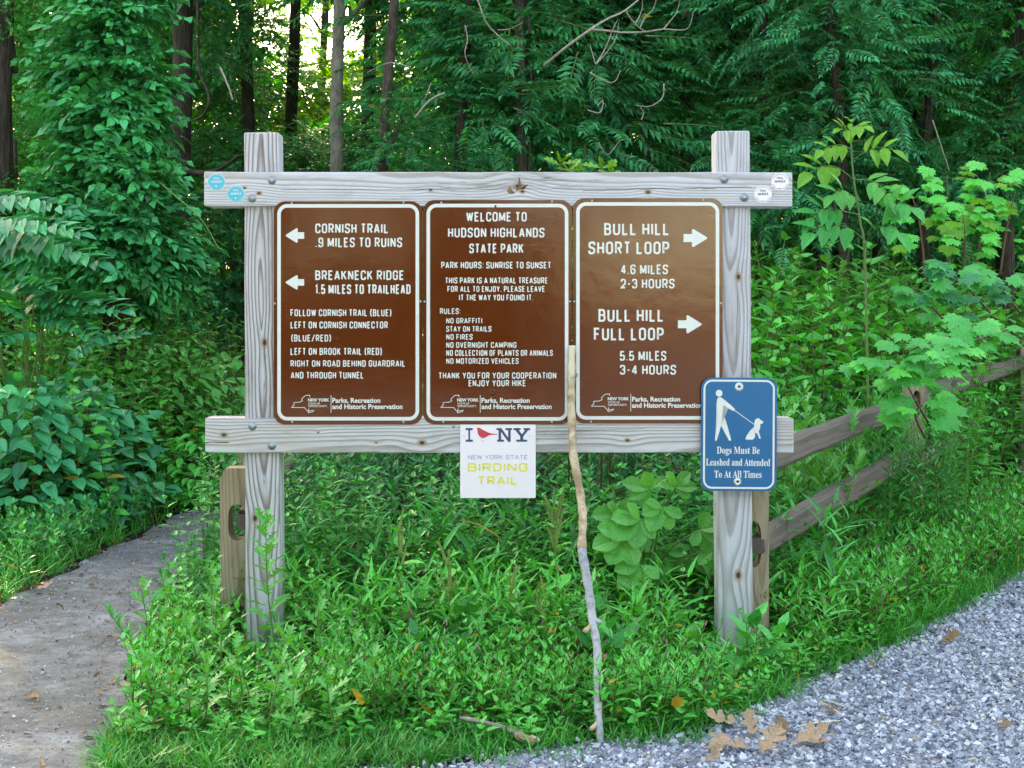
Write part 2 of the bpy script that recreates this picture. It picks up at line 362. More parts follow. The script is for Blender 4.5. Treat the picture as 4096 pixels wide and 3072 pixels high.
def strip(name, left, right, mat, z, sub=8, wob=0.03, seed=0):
    """a sheet between two edge lines with slightly ragged borders"""
    rnd = random.Random(seed)
    def res(p):
        p = np.array(p, float); out = []
        for i in range(len(p)-1):
            for k in range(sub): out.append(p[i]+(p[i+1]-p[i])*k/sub)
        out.append(p[-1]); return np.array(out)
    L, R = res(left), res(right); n_ = len(L); m_ = 6
    V = []
    for i in range(n_):
        wl = wob*(math.sin(i*.9+1)+math.sin(i*.37)+.8*math.sin(i*.11)+rnd.uniform(-.6, .6)); wr = wob*(math.sin(i*.8)+math.sin(i*.29+2)+.8*math.sin(i*.13+1)+rnd.uniform(-.6, .6))
        for k in range(m_+1):
            t = k/m_; p = L[i]*(1-t)+R[i]*t
            V.append((p[0]+wl*(1-t)+wr*t, p[1], float(gz(p[0], p[1]))+z))
    F = []
    for i in range(n_-1):
        for k in range(m_):
            a = i*(m_+1)+k; F += [(a, a+1, a+m_+2), (a, a+m_+2, a+m_+1)]
    o = link(name, mesh_np(name, V, F, True), mats=[mat]); props(o, kind='structure'); return o
PATH_L = [(-4.2, -5.5), (-3.6, -2.2), (-3.0, 0.0), (-2.54, 1.2), (-2.43, 3.2), (-2.32, 5.6), (-2.3, 7.5), (-3.0, 12)]
PATH_R = [(-1.2, -5.5), (-1.24, -1.38), (-1.50, -0.3), (-1.76, 1.3), (-1.86, 3.3), (-1.90, 5.2), (-1.85, 7.5), (-2.4, 12)]
strip('path', PATH_L, PATH_R, M['path'], 0.0, sub=26, wob=0.022)
# the gravelled road: its near edge runs across in front of the board, its right edge slants away beside the fence
def road_edge(x):
    xs = [-30, -6, -1.0, -0.36, 0.2, 0.62, 1.40, 2.05, 2.88, 4.2, 6.5, 12, 40]
    ys = [-1.7, -1.7, -1.62, -1.42, -1.18, -1.04, 0.0, 0.9, 2.17, 3.9, 7.0, 14, 50]
    return np.interp(x, xs, ys)
rx = np.unique(np.concatenate([np.linspace(-30, -3, 10), np.linspace(-3, 7, 160), np.linspace(7, 40, 20)]))
rv = []; rf = []
for i, x in enumerate(rx):
    e = float(road_edge(x))+0.05*math.sin(x*7)+0.03*math.sin(x*23+1)
    for k in range(9): 
        y = -60+(e+60)*(k/8)**0.3
        rv.append((x, y, 0.0035+float(gz(x, min(y, e)))*0))
for i in range(len(rx)-1):
    for k in range(8):
        a = i*9+k; rf += [(a, a+9, a+10), (a, a+10, a+1)]
props(link('road', mesh_np('road', rv, rf, True), mats=[M['gravelbed']]), kind='structure')

# ------------------------------------------------------------------ lettering
R_ = 0.5
GL = {  # stroke glyphs in a 0..1 box: width, [(closed, [(x, y, corner radius)...])...]
'A': (.50, [(0, [(0,0),(.47,1)]), (0, [(.53,1),(1,0)]), (0, [(.17,.28),(.83,.28)])]),
'B': (.44, [(1, [(0,0),(1,0,.5),(1,.53,.5),(0,.53)]), (0, [(0,.53),(0,1),(.94,1,.5),(.94,.53,.5),(.5,.53)])]),
'C': (.44, [(0, [(1,.70),(1,1,R_),(0,1,R_),(0,0,R_),(1,0,R_),(1,.30)])]),
'D': (.44, [(1, [(0,0),(1,0,R_),(1,1,R_),(0,1)])]),
'E': (.38, [(0, [(1,0),(0,0),(0,1),(1,1)]), (0, [(0,.52),(.85,.52)])]),
'F': (.38, [(0, [(0,0),(0,1),(1,1)]), (0, [(0,.5),(.85,.5)])]),
'G': (.45, [(0, [(1,.70),(1,1,R_),(0,1,R_),(0,0,R_),(1,0,R_),(1,.46),(.58,.46)])]),
'H': (.44, [(0, [(0,0),(0,1)]), (0, [(1,0),(1,1)]), (0, [(0,.5),(1,.5)])]),
'I': (.0, [(0, [(0,0),(0,1)])]),
'J': (.40, [(0, [(1,1),(1,0,R_),(0,0,R_),(0,.3)])]),
'K': (.46, [(0, [(0,0),(0,1)]), (0, [(.95,1),(0,.36)]), (0, [(.36,.60),(1,0)])]),
'L': (.37, [(0, [(0,1),(0,0),(1,0)])]),
'M': (.60, [(0, [(0,0),(0,1)]), (0, [(.02,1),(.5,.10)]), (0, [(.5,.10),(.98,1)]), (0, [(1,1),(1,0)])]),
'N': (.47, [(0, [(0,0),(0,1)]), (0, [(.02,1),(.98,0)]), (0, [(1,0),(1,1)])]),
'O': (.46, [(1, [(0,0,R_),(1,0,R_),(1,1,R_),(0,1,R_)])]),
'P': (.43, [(0, [(0,0),(0,1),(1,1,R_),(1,.44,R_),(0,.44)])]),
'R': (.45, [(0, [(0,0),(0,1),(1,1,R_),(1,.46,R_),(0,.46)]), (0, [(.5,.46),(1,0)])]),
'S': (.44, [(0, [(1,.76),(1,1,R_),(0,1,R_),(0,.54,R_),(1,.48,R_),(1,0,R_),(0,0,R_),(0,.24)])]),
'T': (.42, [(0, [(0,1),(1,1)]), (0, [(.5,1),(.5,0)])]),
'U': (.45, [(0, [(0,1),(0,0,R_),(1,0,R_),(1,1)])]),
'V': (.48, [(0, [(0,1),(.47,0)]), (0, [(.53,0),(1,1)])]),
'W': (.68, [(0, [(0,1),(.25,0)]), (0, [(.25,0),(.5,.95)]), (0, [(.5,.95),(.75,0)]), (0, [(.75,0),(1,1)])]),
'Y': (.48, [(0, [(0,1),(.5,.44),(1,1)]), (0, [(.5,.44),(.5,0)])]),
'Z': (.42, [(0, [(0,1),(1,1)]), (0, [(.95,1),(.05,0)]), (0, [(0,0),(1,0)])]),
'1': (.14, [(0, [(0,.80),(1,1),(1,0)])]),
'2': (.42, [(0, [(0,.72),(0,1,R_),(1,1,R_),(1,.5,.3),(0,0),(1,0)])]),
'3': (.42, [(0, [(0,.76),(0,1,R_),(1,1,R_),(1,.53,R_),(.4,.53)]), (0, [(.4,.53),(1,.53,R_),(1,0,R_),(0,0,R_),(0,.24)])]),
'4': (.46, [(0, [(.72,0),(.72,1)]), (0, [(.70,1),(0,.26)]), (0, [(-.05,.26),(1.05,.26)])]),
'5': (.42, [(0, [(.95,1),(.08,1),(0,.5),(1,.6,R_),(1,0,R_),(0,0,R_),(0,.2)])]),
'6': (.44, [(0, [(1,.78),(1,1,R_),(0,1,R_),(0,0,R_),(1,0,R_),(1,.56,R_),(0,.56,.3)])]),
'9': (.44, [(0, [(0,.22),(0,0,R_),(1,0,R_),(1,1,R_),(0,1,R_),(0,.44,R_),(1,.44,.3)])]),
'-': (.22, [(0, [(0,.46),(1,.46)])]),
'/': (.40, [(0, [(0,-.06),(1,1.06)])]),
'(': (.14, [(0, [(1,1.12),(0,.8,.9),(0,.2,.9),(1,-.12)])]),
')': (.14, [(0, [(0,1.12),(1,.8,.9),(1,.2,.9),(0,-.12)])]),
'.': (.0, [(0, [(0,-.03),(0,.05)])]),
':': (.0, [(0, [(0,.08),(0,.16)]), (0, [(0,.66),(0,.74)])]),
',': (.0, [(0, [(0,.06),(-.0,-.14)])]),
}
def round_path(pts, closed, rmax):
    out = []; n_ = len(pts)
    for i, p in enumerate(pts):
        q = Vector(p[:2])
        if (not closed and i in (0, n_-1)) or p[2] <= 0: out.append(q); continue
        a = Vector(pts[(i-1) % n_][:2]); c = Vector(pts[(i+1) % n_][:2])
        la, lc = (a-q).length, (c-q).length
        r = min(p[2], la*0.5, lc*0.5)
        s = q+(a-q).normalized()*r; e = q+(c-q).normalized()*r
        for k in range(6):
            t = k/5; out.append(s*(1-t)**2+q*2*t*(1-t)+e*t*t)
    return out
def ribbon(acc, pts, closed, w, z):
    """flat stroke of width w along 2D pts, in the XZ plane facing -Y at depth z"""
    P = []
    for p in pts:
        if not P or (p-P[-1]).length > 1e-6: P.append(p)
    if closed and (P[0]-P[-1]).length < 1e-6: P.pop()
    n_ = len(P); V = []
    for i, p in enumerate(P):
        if closed or 0 < i < n_-1:
            d0 = (p-P[(i-1) % n_]).normalized(); d1 = (P[(i+1) % n_]-p).normalized()
        elif i == 0: d0 = d1 = (P[1]-p).normalized()
        else: d0 = d1 = (p-P[i-1]).normalized()
        n0 = Vector((-d0.y, d0.x)); n1 = Vector((-d1.y, d1.x)); mvec = (n0+n1)
        if mvec.length < 1e-4: mvec = n0.copy()
        mvec.normalize(); k = 1/max(0.42, mvec.dot(n0))
        V += [(p.x+mvec.x*w/2*k, z, p.y+mvec.y*w/2*k), (p.x-mvec.x*w/2*k, z, p.y-mvec.y*w/2*k)]
    F = []
    for i in range(n_ if closed else n_-1):
        a = 2*i; b_ = 2*((i+1) % n_); F += [(a, a+1, b_+1), (a, b_+1, b_)]
    acc.add(V, F)
def text_stroke(name, body, x0, x1, yt, yb, D, mat, parent, sw=0.155, gap=0.16, wide=1.0):
    """x0..x1, yt..yb are the photo pixels the line covers on a plane at distance D"""
    a, b_ = at(x0, yb, D), at(x1, yt, D); cap = b_.z-a.z; st = cap*sw; Wd = b_.x-a.x
    adv = 0; lay = []; prev = False
    nat = 0.0
    for ch in body:
        if ch == ' ': nat += 0.36; continue
        nat += GL[ch][0]*wide+sw+gap
    nat -= gap
    # glyph widths and gaps share the stretch, strokes keep their width
    nst = sum(1 for ch in body if ch != ' ')
    k = (Wd/cap-nst*sw)/(nat-nst*sw)
    x = a.x; acc = Acc(); cnt = 0
    for ch in body:
        if ch == ' ': x += 0.36*k*cap; continue
        gw = GL[ch][0]*wide*k*cap; hh = cap-st
        for closed, pts in GL[ch][1]:
            q = []
            for p in pts:
                r = p[2] if len(p) > 2 else 0
                q.append((x+st/2+p[0]*gw, a.z+st/2+p[1]*hh, r*max(gw, cap*0.2)))
            ribbon(acc, round_path(q, closed, 0), closed, st, a.y-0.00012*(cnt % 4)); cnt += 1
        x += gw+st+gap*k*cap
    me = acc.mesh(name, [mat]); return link(name, me, parent)
def font_mesh(body, offset=0.0):
    cu = bpy.data.curves.new('lettering', 'FONT'); cu.body = body; cu.offset = offset; cu.resolution_u = 3
    ob = bpy.data.objects.new('lettering', cu); C.objects.link(ob)
    dg = bpy.context.evaluated_depsgraph_get(); me = bpy.data.meshes.new_from_object(ob.evaluated_get(dg))
    bpy.data.objects.remove(ob); return me
def text_font(name, body, x0, x1, yt, yb, D, mat, parent, offset=0.02, capref='H'):
    ref = font_mesh(capref, offset); ch = max(v.co.y for v in ref.vertices)-min(v.co.y for v in ref.vertices)
    me = font_mesh(body, offset)
    xs = [v.co.x for v in me.vertices]; mn, mx = min(xs), max(xs)
    a, b_ = at(x0, yb, D), at(x1, yt, D); kx = (b_.x-a.x)/(mx-mn); ky = (b_.z-a.z)/ch
    for v in me.vertices: v.co = Vector((a.x+(v.co.x-mn)*kx, a.y, a.z+v.co.y*ky))
    me.materials.clear(); me.materials.append(mat); return link(name, me, parent)
def bold(s):
    return ''.join(chr(0x1D400+ord(c)-65) if 'A' <= c <= 'Z' else chr(0x1D41A+ord(c)-97) if 'a' <= c <= 'z' else c for c in s)
def mono(s): return ''.join(chr(0x1D670+ord(c)-65) if 'A' <= c <= 'Z' else c for c in s)
def poly_px(name, pts, D, mat, parent, dy=0.0):
    bm = bmesh.new(); vs = [bm.verts.new(at(x, y, D)+Vector((0, dy, 0))) for x, y in pts]
    f = bm.faces.new(vs); bmesh.ops.triangulate(bm, faces=[f], ngon_method='EAR_CLIP')
    bm.normal_update()
    for f in bm.faces:
        if f.normal.y > 0: f.normal_flip()
    return link(name, from_bm(bm, name, [mat]), parent)
def rr_pts(x0, x1, z0, z1, r, seg=8):
    out = []
    for cx, cz, a0 in ((x1-r, z1-r, 0), (x0+r, z1-r, 90), (x0+r, z0+r, 180), (x1-r, z0+r, 270)):
        for k in range(seg+1):
            a = rad(a0+90*k/seg); out.append((cx+r*math.cos(a), cz+r*math.sin(a)))
    return out
def plate(name, x0, x1, yt, yb, r, D, th, mat, parent, edge=None, rot=0.0):
    """rounded sheet of metal; front face at distance D"""
    a, b_ = at(x0, yb, D), at(x1, yt, D); s = D/FPX
    P = rr_pts(a.x, b_.x, a.z, b_.z, r*s)
    bm = bmesh.new(); fr = [bm.verts.new((x, a.y, z)) for x, z in P]; bk = [bm.verts.new((x, a.y+th, z)) for x, z in P]
    bm.faces.new(fr).normal_update(); bm.faces.new(bk[::-1])
    for i in range(len(P)):
        j = (i+1) % len(P); f = bm.faces.new((fr[i], bk[i], bk[j], fr[j])); f.material_index = 1 if edge else 0
    bmesh.ops.recalc_face_normals(bm, faces=bm.faces)
    return link(name, from_bm(bm, name, [mat]+([edge] if edge else [])), parent)
def border(name, x0, x1, yt, yb, r, wpx, D, mat, parent, dy=-0.0004):
    a, b_ = at(x0, yb, D), at(x1, yt, D); s = D/FPX; w = wpx*s
    O = rr_pts(a.x, b_.x, a.z, b_.z, r*s); I = rr_pts(a.x+w, b_.x-w, a.z+w, b_.z-w, (r-wpx)*s)
    V = [(x, a.y+dy, z) for x, z in O]+[(x, a.y+dy, z) for x, z in I]; n_ = len(O); F = []
    for i in range(n_):
        j = (i+1) % n_; F += [(i, n_+i, n_+j), (i, n_+j, j)]
    return link(name, mesh_np(name, V, F), parent, mats=[mat])
def screw(name, px, py, rpx, D, parent, mat, dome=0.4, washer=None, hole=False):
    """round head seen from the front, axis along Y"""
    c = at(px, py, D); s = D/FPX; r = rpx*s; acc = Acc()
    prof = [(r, 0.0), (r, -0.0012), (r*0.72, -0.0012-r*0.10), (r*0.55, -0.0012-r*0.12)]
    if washer: prof = [(r, 0.0), (r, -0.0022), (r*0.60, -0.0024), (r*0.57, -0.0024-r*0.18), (r*0.46, -0.0024-r*0.36), (r*0.25, -0.0024-r*0.47), (0.0001, -0.0024-r*0.5)]
    elif hole: prof += [(r*0.30, -0.0012-r*0.03), (r*0.28, -0.0012), (0.0001, -0.001)]
    else: prof += [(r*0.3, -0.0012-r*dome*0.6), (0.0001, -0.0012-r*dome*0.7)]
    k = 20; V = []
    for (pr, py_) in prof:
        for j in range(k): V.append((c.x+pr*math.cos(2*PI*j/k), c.y+py_, c.z+pr*math.sin(2*PI*j/k)))
    F = []
    for i in range(len(prof)-1):
        for j in range(k):
            a = i*k+j; b_ = i*k+(j+1) % k; F += [(a, b_, b_+k), (a, b_+k, a+k)]
    acc.add(V, F); me = acc.mesh(name, [mat], True)
    if hole:
        mi = np.zeros(len(F), dtype=np.int32); mi[-2*k*2:] = 1
        me.materials.append(M['black']); me.polygons.foreach_set('material_index', mi)
    return link(name, me, parent)

def timber(name, x0, x1, y0, y1, z0, z1, mat, parent, bev=0.005, seed=0, top_bev=0.0):
    """bevelled sawn timber with its own origin at its centre, a little out of true"""
    c = Vector(((x0+x1)/2, (y0+y1)/2, (z0+z1)/2)); rnd = random.Random(seed)
    bm = bmesh.new(); bmesh.ops.create_cube(bm, size=1.0)
    for v in bm.verts: v.co = Vector((v.co.x*(x1-x0), v.co.y*(y1-y0), v.co.z*(z1-z0)))
    L = 'xyz'[max(range(3), key=lambda i: (x1-x0, y1-y0, z1-z0)[i])]
    ed = [e for e in bm.edges if abs(getattr(e.verts[0].co, L)-getattr(e.verts[1].co, L)) > 0.01]
    bmesh.ops.subdivide_edges(bm, edges=ed, cuts=14)
    ax = 'xyz'.index(L)
    offs = {}
    for v in bm.verts:
        k = round(v.co[ax], 3)
        if k not in offs: offs[k] = (rnd.uniform(-.0012, .0012), rnd.uniform(-.0012, .0012))
        o2 = [i for i in range(3) if i != ax]
        v.co[o2[0]] += offs[k][0]; v.co[o2[1]] += offs[k][1]
    lng = [e for e in bm.edges if e.calc_face_angle(0) > 1.0]
    bmesh.ops.bevel(bm, geom=lng, offset=bev, segments=2, affect='EDGES', profile=0.5)
    if top_bev:
        zt = max(v.co.z for v in bm.verts)
        for v in bm.verts:
            if v.co.z > zt-0.03 and v.co.y < -(y1-y0)/2+0.02: pass
    me = from_bm(bm, name, [mat]); o = link(name, me); o.location = c
    if parent is not None: setpar(o, parent)
    return o

# ------------------------------------------------------------------ the notice board frame
D0 = CD                                     # distance of the face of the sign panels
YB = 0.0035                                 # front of the beams, just behind the panels
DB = CD+YB
board = empty('notice_board_frame', (0, 0.1, 0), 'large weathered timber frame of two posts and two beams carrying the brown signs', 'frame')
def bx(px, D=DB): return (px-2048)/FPX*D
def bz(py, D=DB): return EYE-(py-HY)/FPX*D
o = timber('beam', bx(816), bx(3170), YB, YB+0.14, bz(825), bz(688), M['beam_t'], board, seed=1)
o.rotation_euler.y = 0.0008
o = timber('beam', bx(820), bx(3175), YB, YB+0.14, bz(1811), bz(1673), M['beam_b'], board, seed=2)
DP = CD+0.03
o = timber('post', bx(979, DP), bx(1117, DP), 0.030, 0.160, -0.25, bz(529, DP), M['post_l'], board, bev=0.007, seed=3)
o.rotation_euler.y = -0.003
o = timber('post', bx(2869, DP), bx(3007, DP), 0.030, 0.160, -0.25, bz(523, DP), M['post_r'], board, bev=0.007, seed=4)
o.rotation_euler.y = -0.006
for px, py in ((1088.5, 721), (1009, 793.5), (2896.5, 717), (2977, 789.7), (1010, 1705), (1088, 1783)):
    screw('bolt', px, py, 17, DB, board, M['galv'], washer=True)
# torn-out knot in the face of the top beam: splinters round a hollow
for pts, mt in (([(2028,766),(2036,745),(2044,746),(2047,757),(2062,772),(2048,777),(2034,774)], 'oak_brown'),
                ([(2062,762),(2070,750),(2084,744),(2110,738),(2100,750),(2080,757),(2066,764)], 'oak_brown'),
                ([(2072,745),(2074,712),(2077,706),(2081,716),(2084,745),(2078,752)], 'rail'),
                ([(2084,755),(2100,745),(2110,738),(2112,740),(2100,752),(2088,759)], 'black')):
    bm = bmesh.new(); ctr = at(sum(p[0] for p in pts)/len(pts), sum(p[1] for p in pts)/len(pts), DB)
    vs = [bm.verts.new(at(x, y, DB)+Vector((0, -0.0004, 0))) for x, y in pts]; cv = bm.verts.new(ctr+Vector((0, -0.006, 0)))
    for i in range(len(vs)): bm.faces.new((vs[i], vs[(i+1) % len(vs)], cv))
    bmesh.ops.recalc_face_normals(bm, faces=bm.faces)
    link('splinter', from_bm(bm, 'splinter', [M[mt]]), board)

# ------------------------------------------------------------------ three brown signs
NYO = [(275,1137),(300,1113),(297,1100),(302,1090),(350,1088),(378,1075),(372,1055),(392,1038),(405,1024),(447,1021),(450,1040)]
NYO2 = [(275,1137),(398,1138),(415,1160),(436,1176),(440,1148)]
NYI = [(430,1172),(487,1165),(480,1176),(434,1188),(430,1172)]
def z2(p, dx, dy): return (1050+p[0]*.4219+dx, 1150+p[1]*.4219+dy)
def logo(parent, dx, dy):
    D = D0-0.0006; acc = Acc()
    for i, pl in enumerate((NYO, NYO2, NYI)):
        pts = [at(*z2(p, dx, dy), D).xz for p in pl]
        ribbon(acc, [Vector(p) for p in pts], False, 2.3*D/FPX, D-CD-0.0001*i)
    a, b_ = at(1324+dx, 1581+dy, D), at(1324+dx, 1651+dy, D)
    ribbon(acc, [a.xz, b_.xz], False, 2.2*D/FPX, D-CD)
    link('logo', acc.mesh('logo', [M['white_print']]), parent)
    W = M['white_print']
    text_font('lettering', 'NEW YORK', 1232+dx, 1317+dx, 1593+dy, 1605.6+dy, D, W, parent, 0.035)
    text_font('lettering', 'STATE OF', 1233+dx, 1280+dx, 1610.5+dy, 1618+dy, D, W, parent, 0.01)
    text_font('lettering', 'OPPORTUNITY.', 1233+dx, 1309.5+dx, 1620.5+dy, 1628.5+dy, D, W, parent, 0.01)
    text_font('lettering', 'Parks, Recreation', 1329+dx, 1521.7+dx, 1591+dy, 1610.5+dy, D, W, parent, 0.028)
    text_font('lettering', 'and Historic Preservation', 1329+dx, 1610+dx, 1615.5+dy, 1635.5+dy, D, W, parent, 0.028)
def arrow(parent, tip, tail, head, yc, hh, sh, D):
    sg = 1 if tip > tail else -1
    pts = [(tail, yc-sh), (head, yc-sh), (head, yc-hh+6), (head+sg*2, yc-hh+1), (head+sg*7, yc-hh+2), (tip-sg*6, yc-6), (tip, yc-1.5), (tip, yc+1.5), (tip-sg*6, yc+6),
           (head+sg*7, yc+hh-2), (head+sg*2, yc+hh-1), (head, yc+hh-6), (head, yc+sh), (tail, yc+sh)]
    poly_px('arrow', pts, D, M['white_print'], parent)
def brown_sign(label, x0, x1, yt, yb, bx0, bx1, byt, byb, lines, arrows, ldx, ldy, screws, nm):
    o = empty(nm, at((x0+x1)/2, yb, D0), label, 'sign', 'brown park signs on the timber frame')
    plate('panel', x0, x1, yt, yb, 46, D0, 0.003, M['brown'], o, M['alu'])
    border('border', bx0, bx1, byt, byb, 40, 14.2, D0, M['white_print'], o)
    for (t, a, b_, c, d) in lines: text_stroke('lettering', t, a, b_, c, d, D0-0.0006, M['white_print'], o)
    for ar in arrows: arrow(o, *ar, D0-0.0006)
    logo(o, ldx, ldy)
    for (px, py) in screws: screw('screw', px, py, 4.2, D0, o, M['galv'])
    return o
brown_sign('left brown sign giving distances to Cornish Trail and Breakneck Ridge with two left arrows', 1095, 1690, 805, 1698, 1109, 1676.5, 816.5, 1682, [
    ('CORNISH TRAIL', 1261, 1554, 894, 933), ('.9 MILES TO RUINS', 1262, 1608.5, 950, 989),
    ('BREAKNECK RIDGE', 1261, 1616, 1081.5, 1120), ('1.5 MILES TO TRAILHEAD', 1261, 1642, 1137.6, 1176),
    ('FOLLOW CORNISH TRAIL (BLUE)', 1161.8, 1565.6, 1237, 1265), ('LEFT ON CORNISH CONNECTOR', 1162, 1551, 1286, 1314),
    ('(BLUE/RED)', 1165, 1324, 1338.6, 1366), ('LEFT ON BROOK TRAIL (RED)', 1162, 1527.6, 1391.7, 1420),
    ('RIGHT ON ROAD BEHIND GUARDRAIL', 1162, 1621, 1441, 1467), ('AND THROUGH TUNNEL', 1163, 1455, 1487.5, 1514.5)],
    [(1142.8, 1216.5, 1191, 942, 30, 13), (1142.8, 1216.5, 1191, 1129.5, 29.5, 13)], 0, 0,
    [(1167, 813), (1614, 810), (1099, 1214), (1682, 1206), (1169, 1688), (1614, 1688)], 'trail_sign')
brown_sign('middle brown sign welcoming visitors to Hudson Highlands State Park and listing rules', 1692, 2288, 800, 1697, 1706, 2273.6, 815, 1682.7, [
    ('WELCOME TO', 1865, 2107, 848, 886), ('HUDSON HIGHLANDS', 1792, 2178, 911, 949.6), ('STATE PARK', 1877, 2094, 974.5, 1013),
    ('PARK HOURS: SUNRISE TO SUNSET', 1764.8, 2204, 1047, 1074), ('THIS PARK IS A NATURAL TREASURE', 1780.8, 2191, 1109.5, 1134),
    ('FOR ALL TO ENJOY. PLEASE LEAVE', 1789.6, 2179.5, 1144, 1167.7), ('IT THE WAY YOU FOUND IT.', 1836, 2133, 1178, 1202),
    ('RULES:', 1759.7, 1842, 1233, 1256), ('NO GRAFFITI', 1785, 1928.5, 1272, 1294), ('STAY ON TRAILS', 1785, 1965.6, 1304.4, 1327),
    ('NO FIRES', 1785, 1890.5, 1336.5, 1359), ('NO OVERNIGHT CAMPING', 1785, 2065.6, 1368.5, 1391.7),
    ('NO COLLECTION OF PLANTS OR ANIMALS', 1785, 2211, 1400, 1423.8), ('NO MOTORIZED VEHICLES', 1785, 2074.5, 1432.5, 1455.7),
    ('THANK YOU FOR YOUR COOPERATION', 1754.6, 2225, 1489.5, 1514.8), ('ENJOY YOUR HIKE', 1874.5, 2103.6, 1520, 1545.6)],
    [], 597, 0, [(1765, 811), (2208, 806), (1698, 1206), (2280, 1206), (1773, 1688), (2207, 1688)], 'welcome_sign')
ms = [o for o in bpy.data.objects if o.name == 'welcome_sign'][0]
screw('screw_hole', 1971.5, 1568, 12, D0, ms, M['brown'], hole=True)
screw('plug', 1982, 825, 4.5, D0, ms, M['black'])
brown_sign('right brown sign for the Bull Hill short and full loops with two right arrows', 2291, 2890.8, 793, 1693.6, 2304.5, 2877, 808.8, 1678.6, [
    ('BULL HILL', 2416.6, 2677, 891.7, 941), ('SHORT LOOP', 2353.5, 2677, 966, 1017), ('4.6 MILES', 2483, 2671.8, 1058, 1097), ('2-3 HOURS', 2483, 2698, 1115, 1153.7),
    ('BULL HILL', 2394, 2655, 1236, 1287), ('FULL LOOP', 2375.4, 2655, 1310.5, 1361.6), ('5.5 MILES', 2479.8, 2665, 1403.7, 1442.8), ('3-4 HOURS', 2479.8, 2704, 1459.5, 1498.6)],
    [(2828.5, 2734, 2768, 952, 37, 16), (2807, 2711.7, 2746, 1297, 37.5, 15.7)], 1199, -5,
    [(2368, 803), (2813, 800), (2297, 1206), (2884, 1213), (2364, 1687)], 'loop_sign')

# ------------------------------------------------------------------ white birding sign
DW = D0-0.004
o = empty('birding_sign', at(1992, 1992, DW), 'square white birding trail sign with a red bird hanging below the middle brown sign', 'sign')
plate('panel', 1840.7, 2142.8, 1698.5, 1992, 3, DW, 0.0025, M['white_panel'], o, M['alu'])
DW2 = DW-0.0006
text_font('lettering', mono('I'), 1862, 1891.7, 1711, 1766, DW2, M['dark_blue'], o, 0.012, mono('I'))
text_font('lettering', mono('N'), 1985, 2049, 1711, 1766, DW2, M['dark_blue'], o, 0.012, mono('I'))
text_font('lettering', mono('Y'), 2053, 2121, 1711, 1766, DW2, M['dark_blue'], o, 0.012, mono('I'))
bird = [(602,741),(615,742),(622,736),(635,736),(648,745),(668,757),(692,768),(715,780),(735,788),(765,792),(806,800),(806,805),(765,803),(738,806),(722,812),(700,825),(680,833),(662,834),(640,824),(625,805),(617,780),(618,762),(612,748)]
poly_px('bird_emblem', [(1650+x*.4219, 1400+y*.4219) for x, y in bird], DW2, M['red'], o)
for pl in (((668, 832), (660, 841), (648, 840)), ((690, 830), (684, 838), (678, 838)), ((676, 856), (664, 862), (655, 860))):
    acc = Acc(); ribbon(acc, [Vector(at(1650+x*.4219, 1400+y*.4219, DW2).xz) for x, y in pl], False, 0.0011, DW2-CD)
    link('bird_foot', acc.mesh('bird_foot', [M['dark_blue']]), o)
text_stroke('lettering', 'NEW YORK STATE', 1872, 2110, 1820, 1837.5, DW2, M['mid_blue'], o, sw=0.10, gap=0.22, wide=1.5)
text_stroke('lettering', 'BIRDING', 1872, 2110, 1851.6, 1886.6, DW2, M['yellow'], o, sw=0.20, gap=0.16, wide=1.35)
text_stroke('lettering', 'TRAIL', 1911, 2070, 1904, 1940, DW2, M['yellow'], o, sw=0.20, gap=0.16, wide=1.35)
for px, py in ((1856.5, 1745), (2119.5, 1744)): screw('screw', px, py, 3.4, DW, o, M['alu'])
poly_px('recycling_mark', [(2128, 1982), (2131, 1975), (2134, 1982)], DW2, M['pale_print'], o)

# ------------------------------------------------------------------ blue dog sign (leans back a little)
DD = D0-0.026
dog = empty('dog_sign', at(2954, 1964, DD), 'blue and white sign with a walker and leashed dog screwed to the right post', 'sign')
def z6(p): return (2250+p[0]*.4295, 1350+p[1]*.4295)
plate('panel', 2802.5, 3106, 1511, 1964, 44, DD, 0.0025, M['blue'], dog, M['alu'])
border('border', 2811.5, 3097, 1519.5, 1955.5, 36, 7.6, DD, M['white_print'], dog)
DD2 = DD-0.0006; Wp = M['white_print']
poly_px('walker_head', [z6((1453+31*math.cos(a*PI/12), 521+32*math.sin(a*PI/12))) for a in range(24)], DD2, Wp, dog)
man = [(1436,573),(1445,562),(1462,558),(1480,565),(1500,580),(1570,636),(1600,665),(1597,682),(1585,684),(1540,662),(1496,630),(1497,680),(1505,740),(1530,820),(1568,955),(1560,963),(1548,960),(1515,900),(1473,822),(1455,890),(1434,960),(1424,967),(1417,955),(1422,890),(1433,800),(1434,700),(1430,620)]
poly_px('walker_figure', [z6(p) for p in man], DD2, Wp, dog)
acc = Acc(); ribbon(acc, [Vector(at(*z6(p), DD2).xz) for p in ((1592, 675), (1786, 812))], False, 0.0026, DD2-CD-0.0002); link('leash', acc.mesh('leash', [Wp]), dog)
dg = [(1784,812),(1783,790),(1790,768),(1805,753),(1828,752),(1843,768),(1866,782),(1867,795),(1850,802),(1838,804),(1838,840),(1826,870),(1828,888),(1842,930),(1840,943),(1830,938),(1812,898),(1796,886),(1786,895),(1792,920),(1782,940),(1765,951),(1705,950),(1702,938),(1712,915),(1745,865),(1778,835)]
poly_px('dog_figure', [z6(p) for p in dg], DD2, Wp, dog)
text_font('lettering', bold('Dogs Must Be'), 2866, 3038, 1787, 1815, DD2, Wp, dog, 0.004, bold('H'))
text_font('lettering', bold('Leashed and Attended'), 2823.4, 3080, 1835, 1863, DD2, Wp, dog, 0.004, bold('H'))
text_font('lettering', bold('To At All Times'), 2857, 3046, 1883, 1911, DD2, Wp, dog, 0.004, bold('H'))
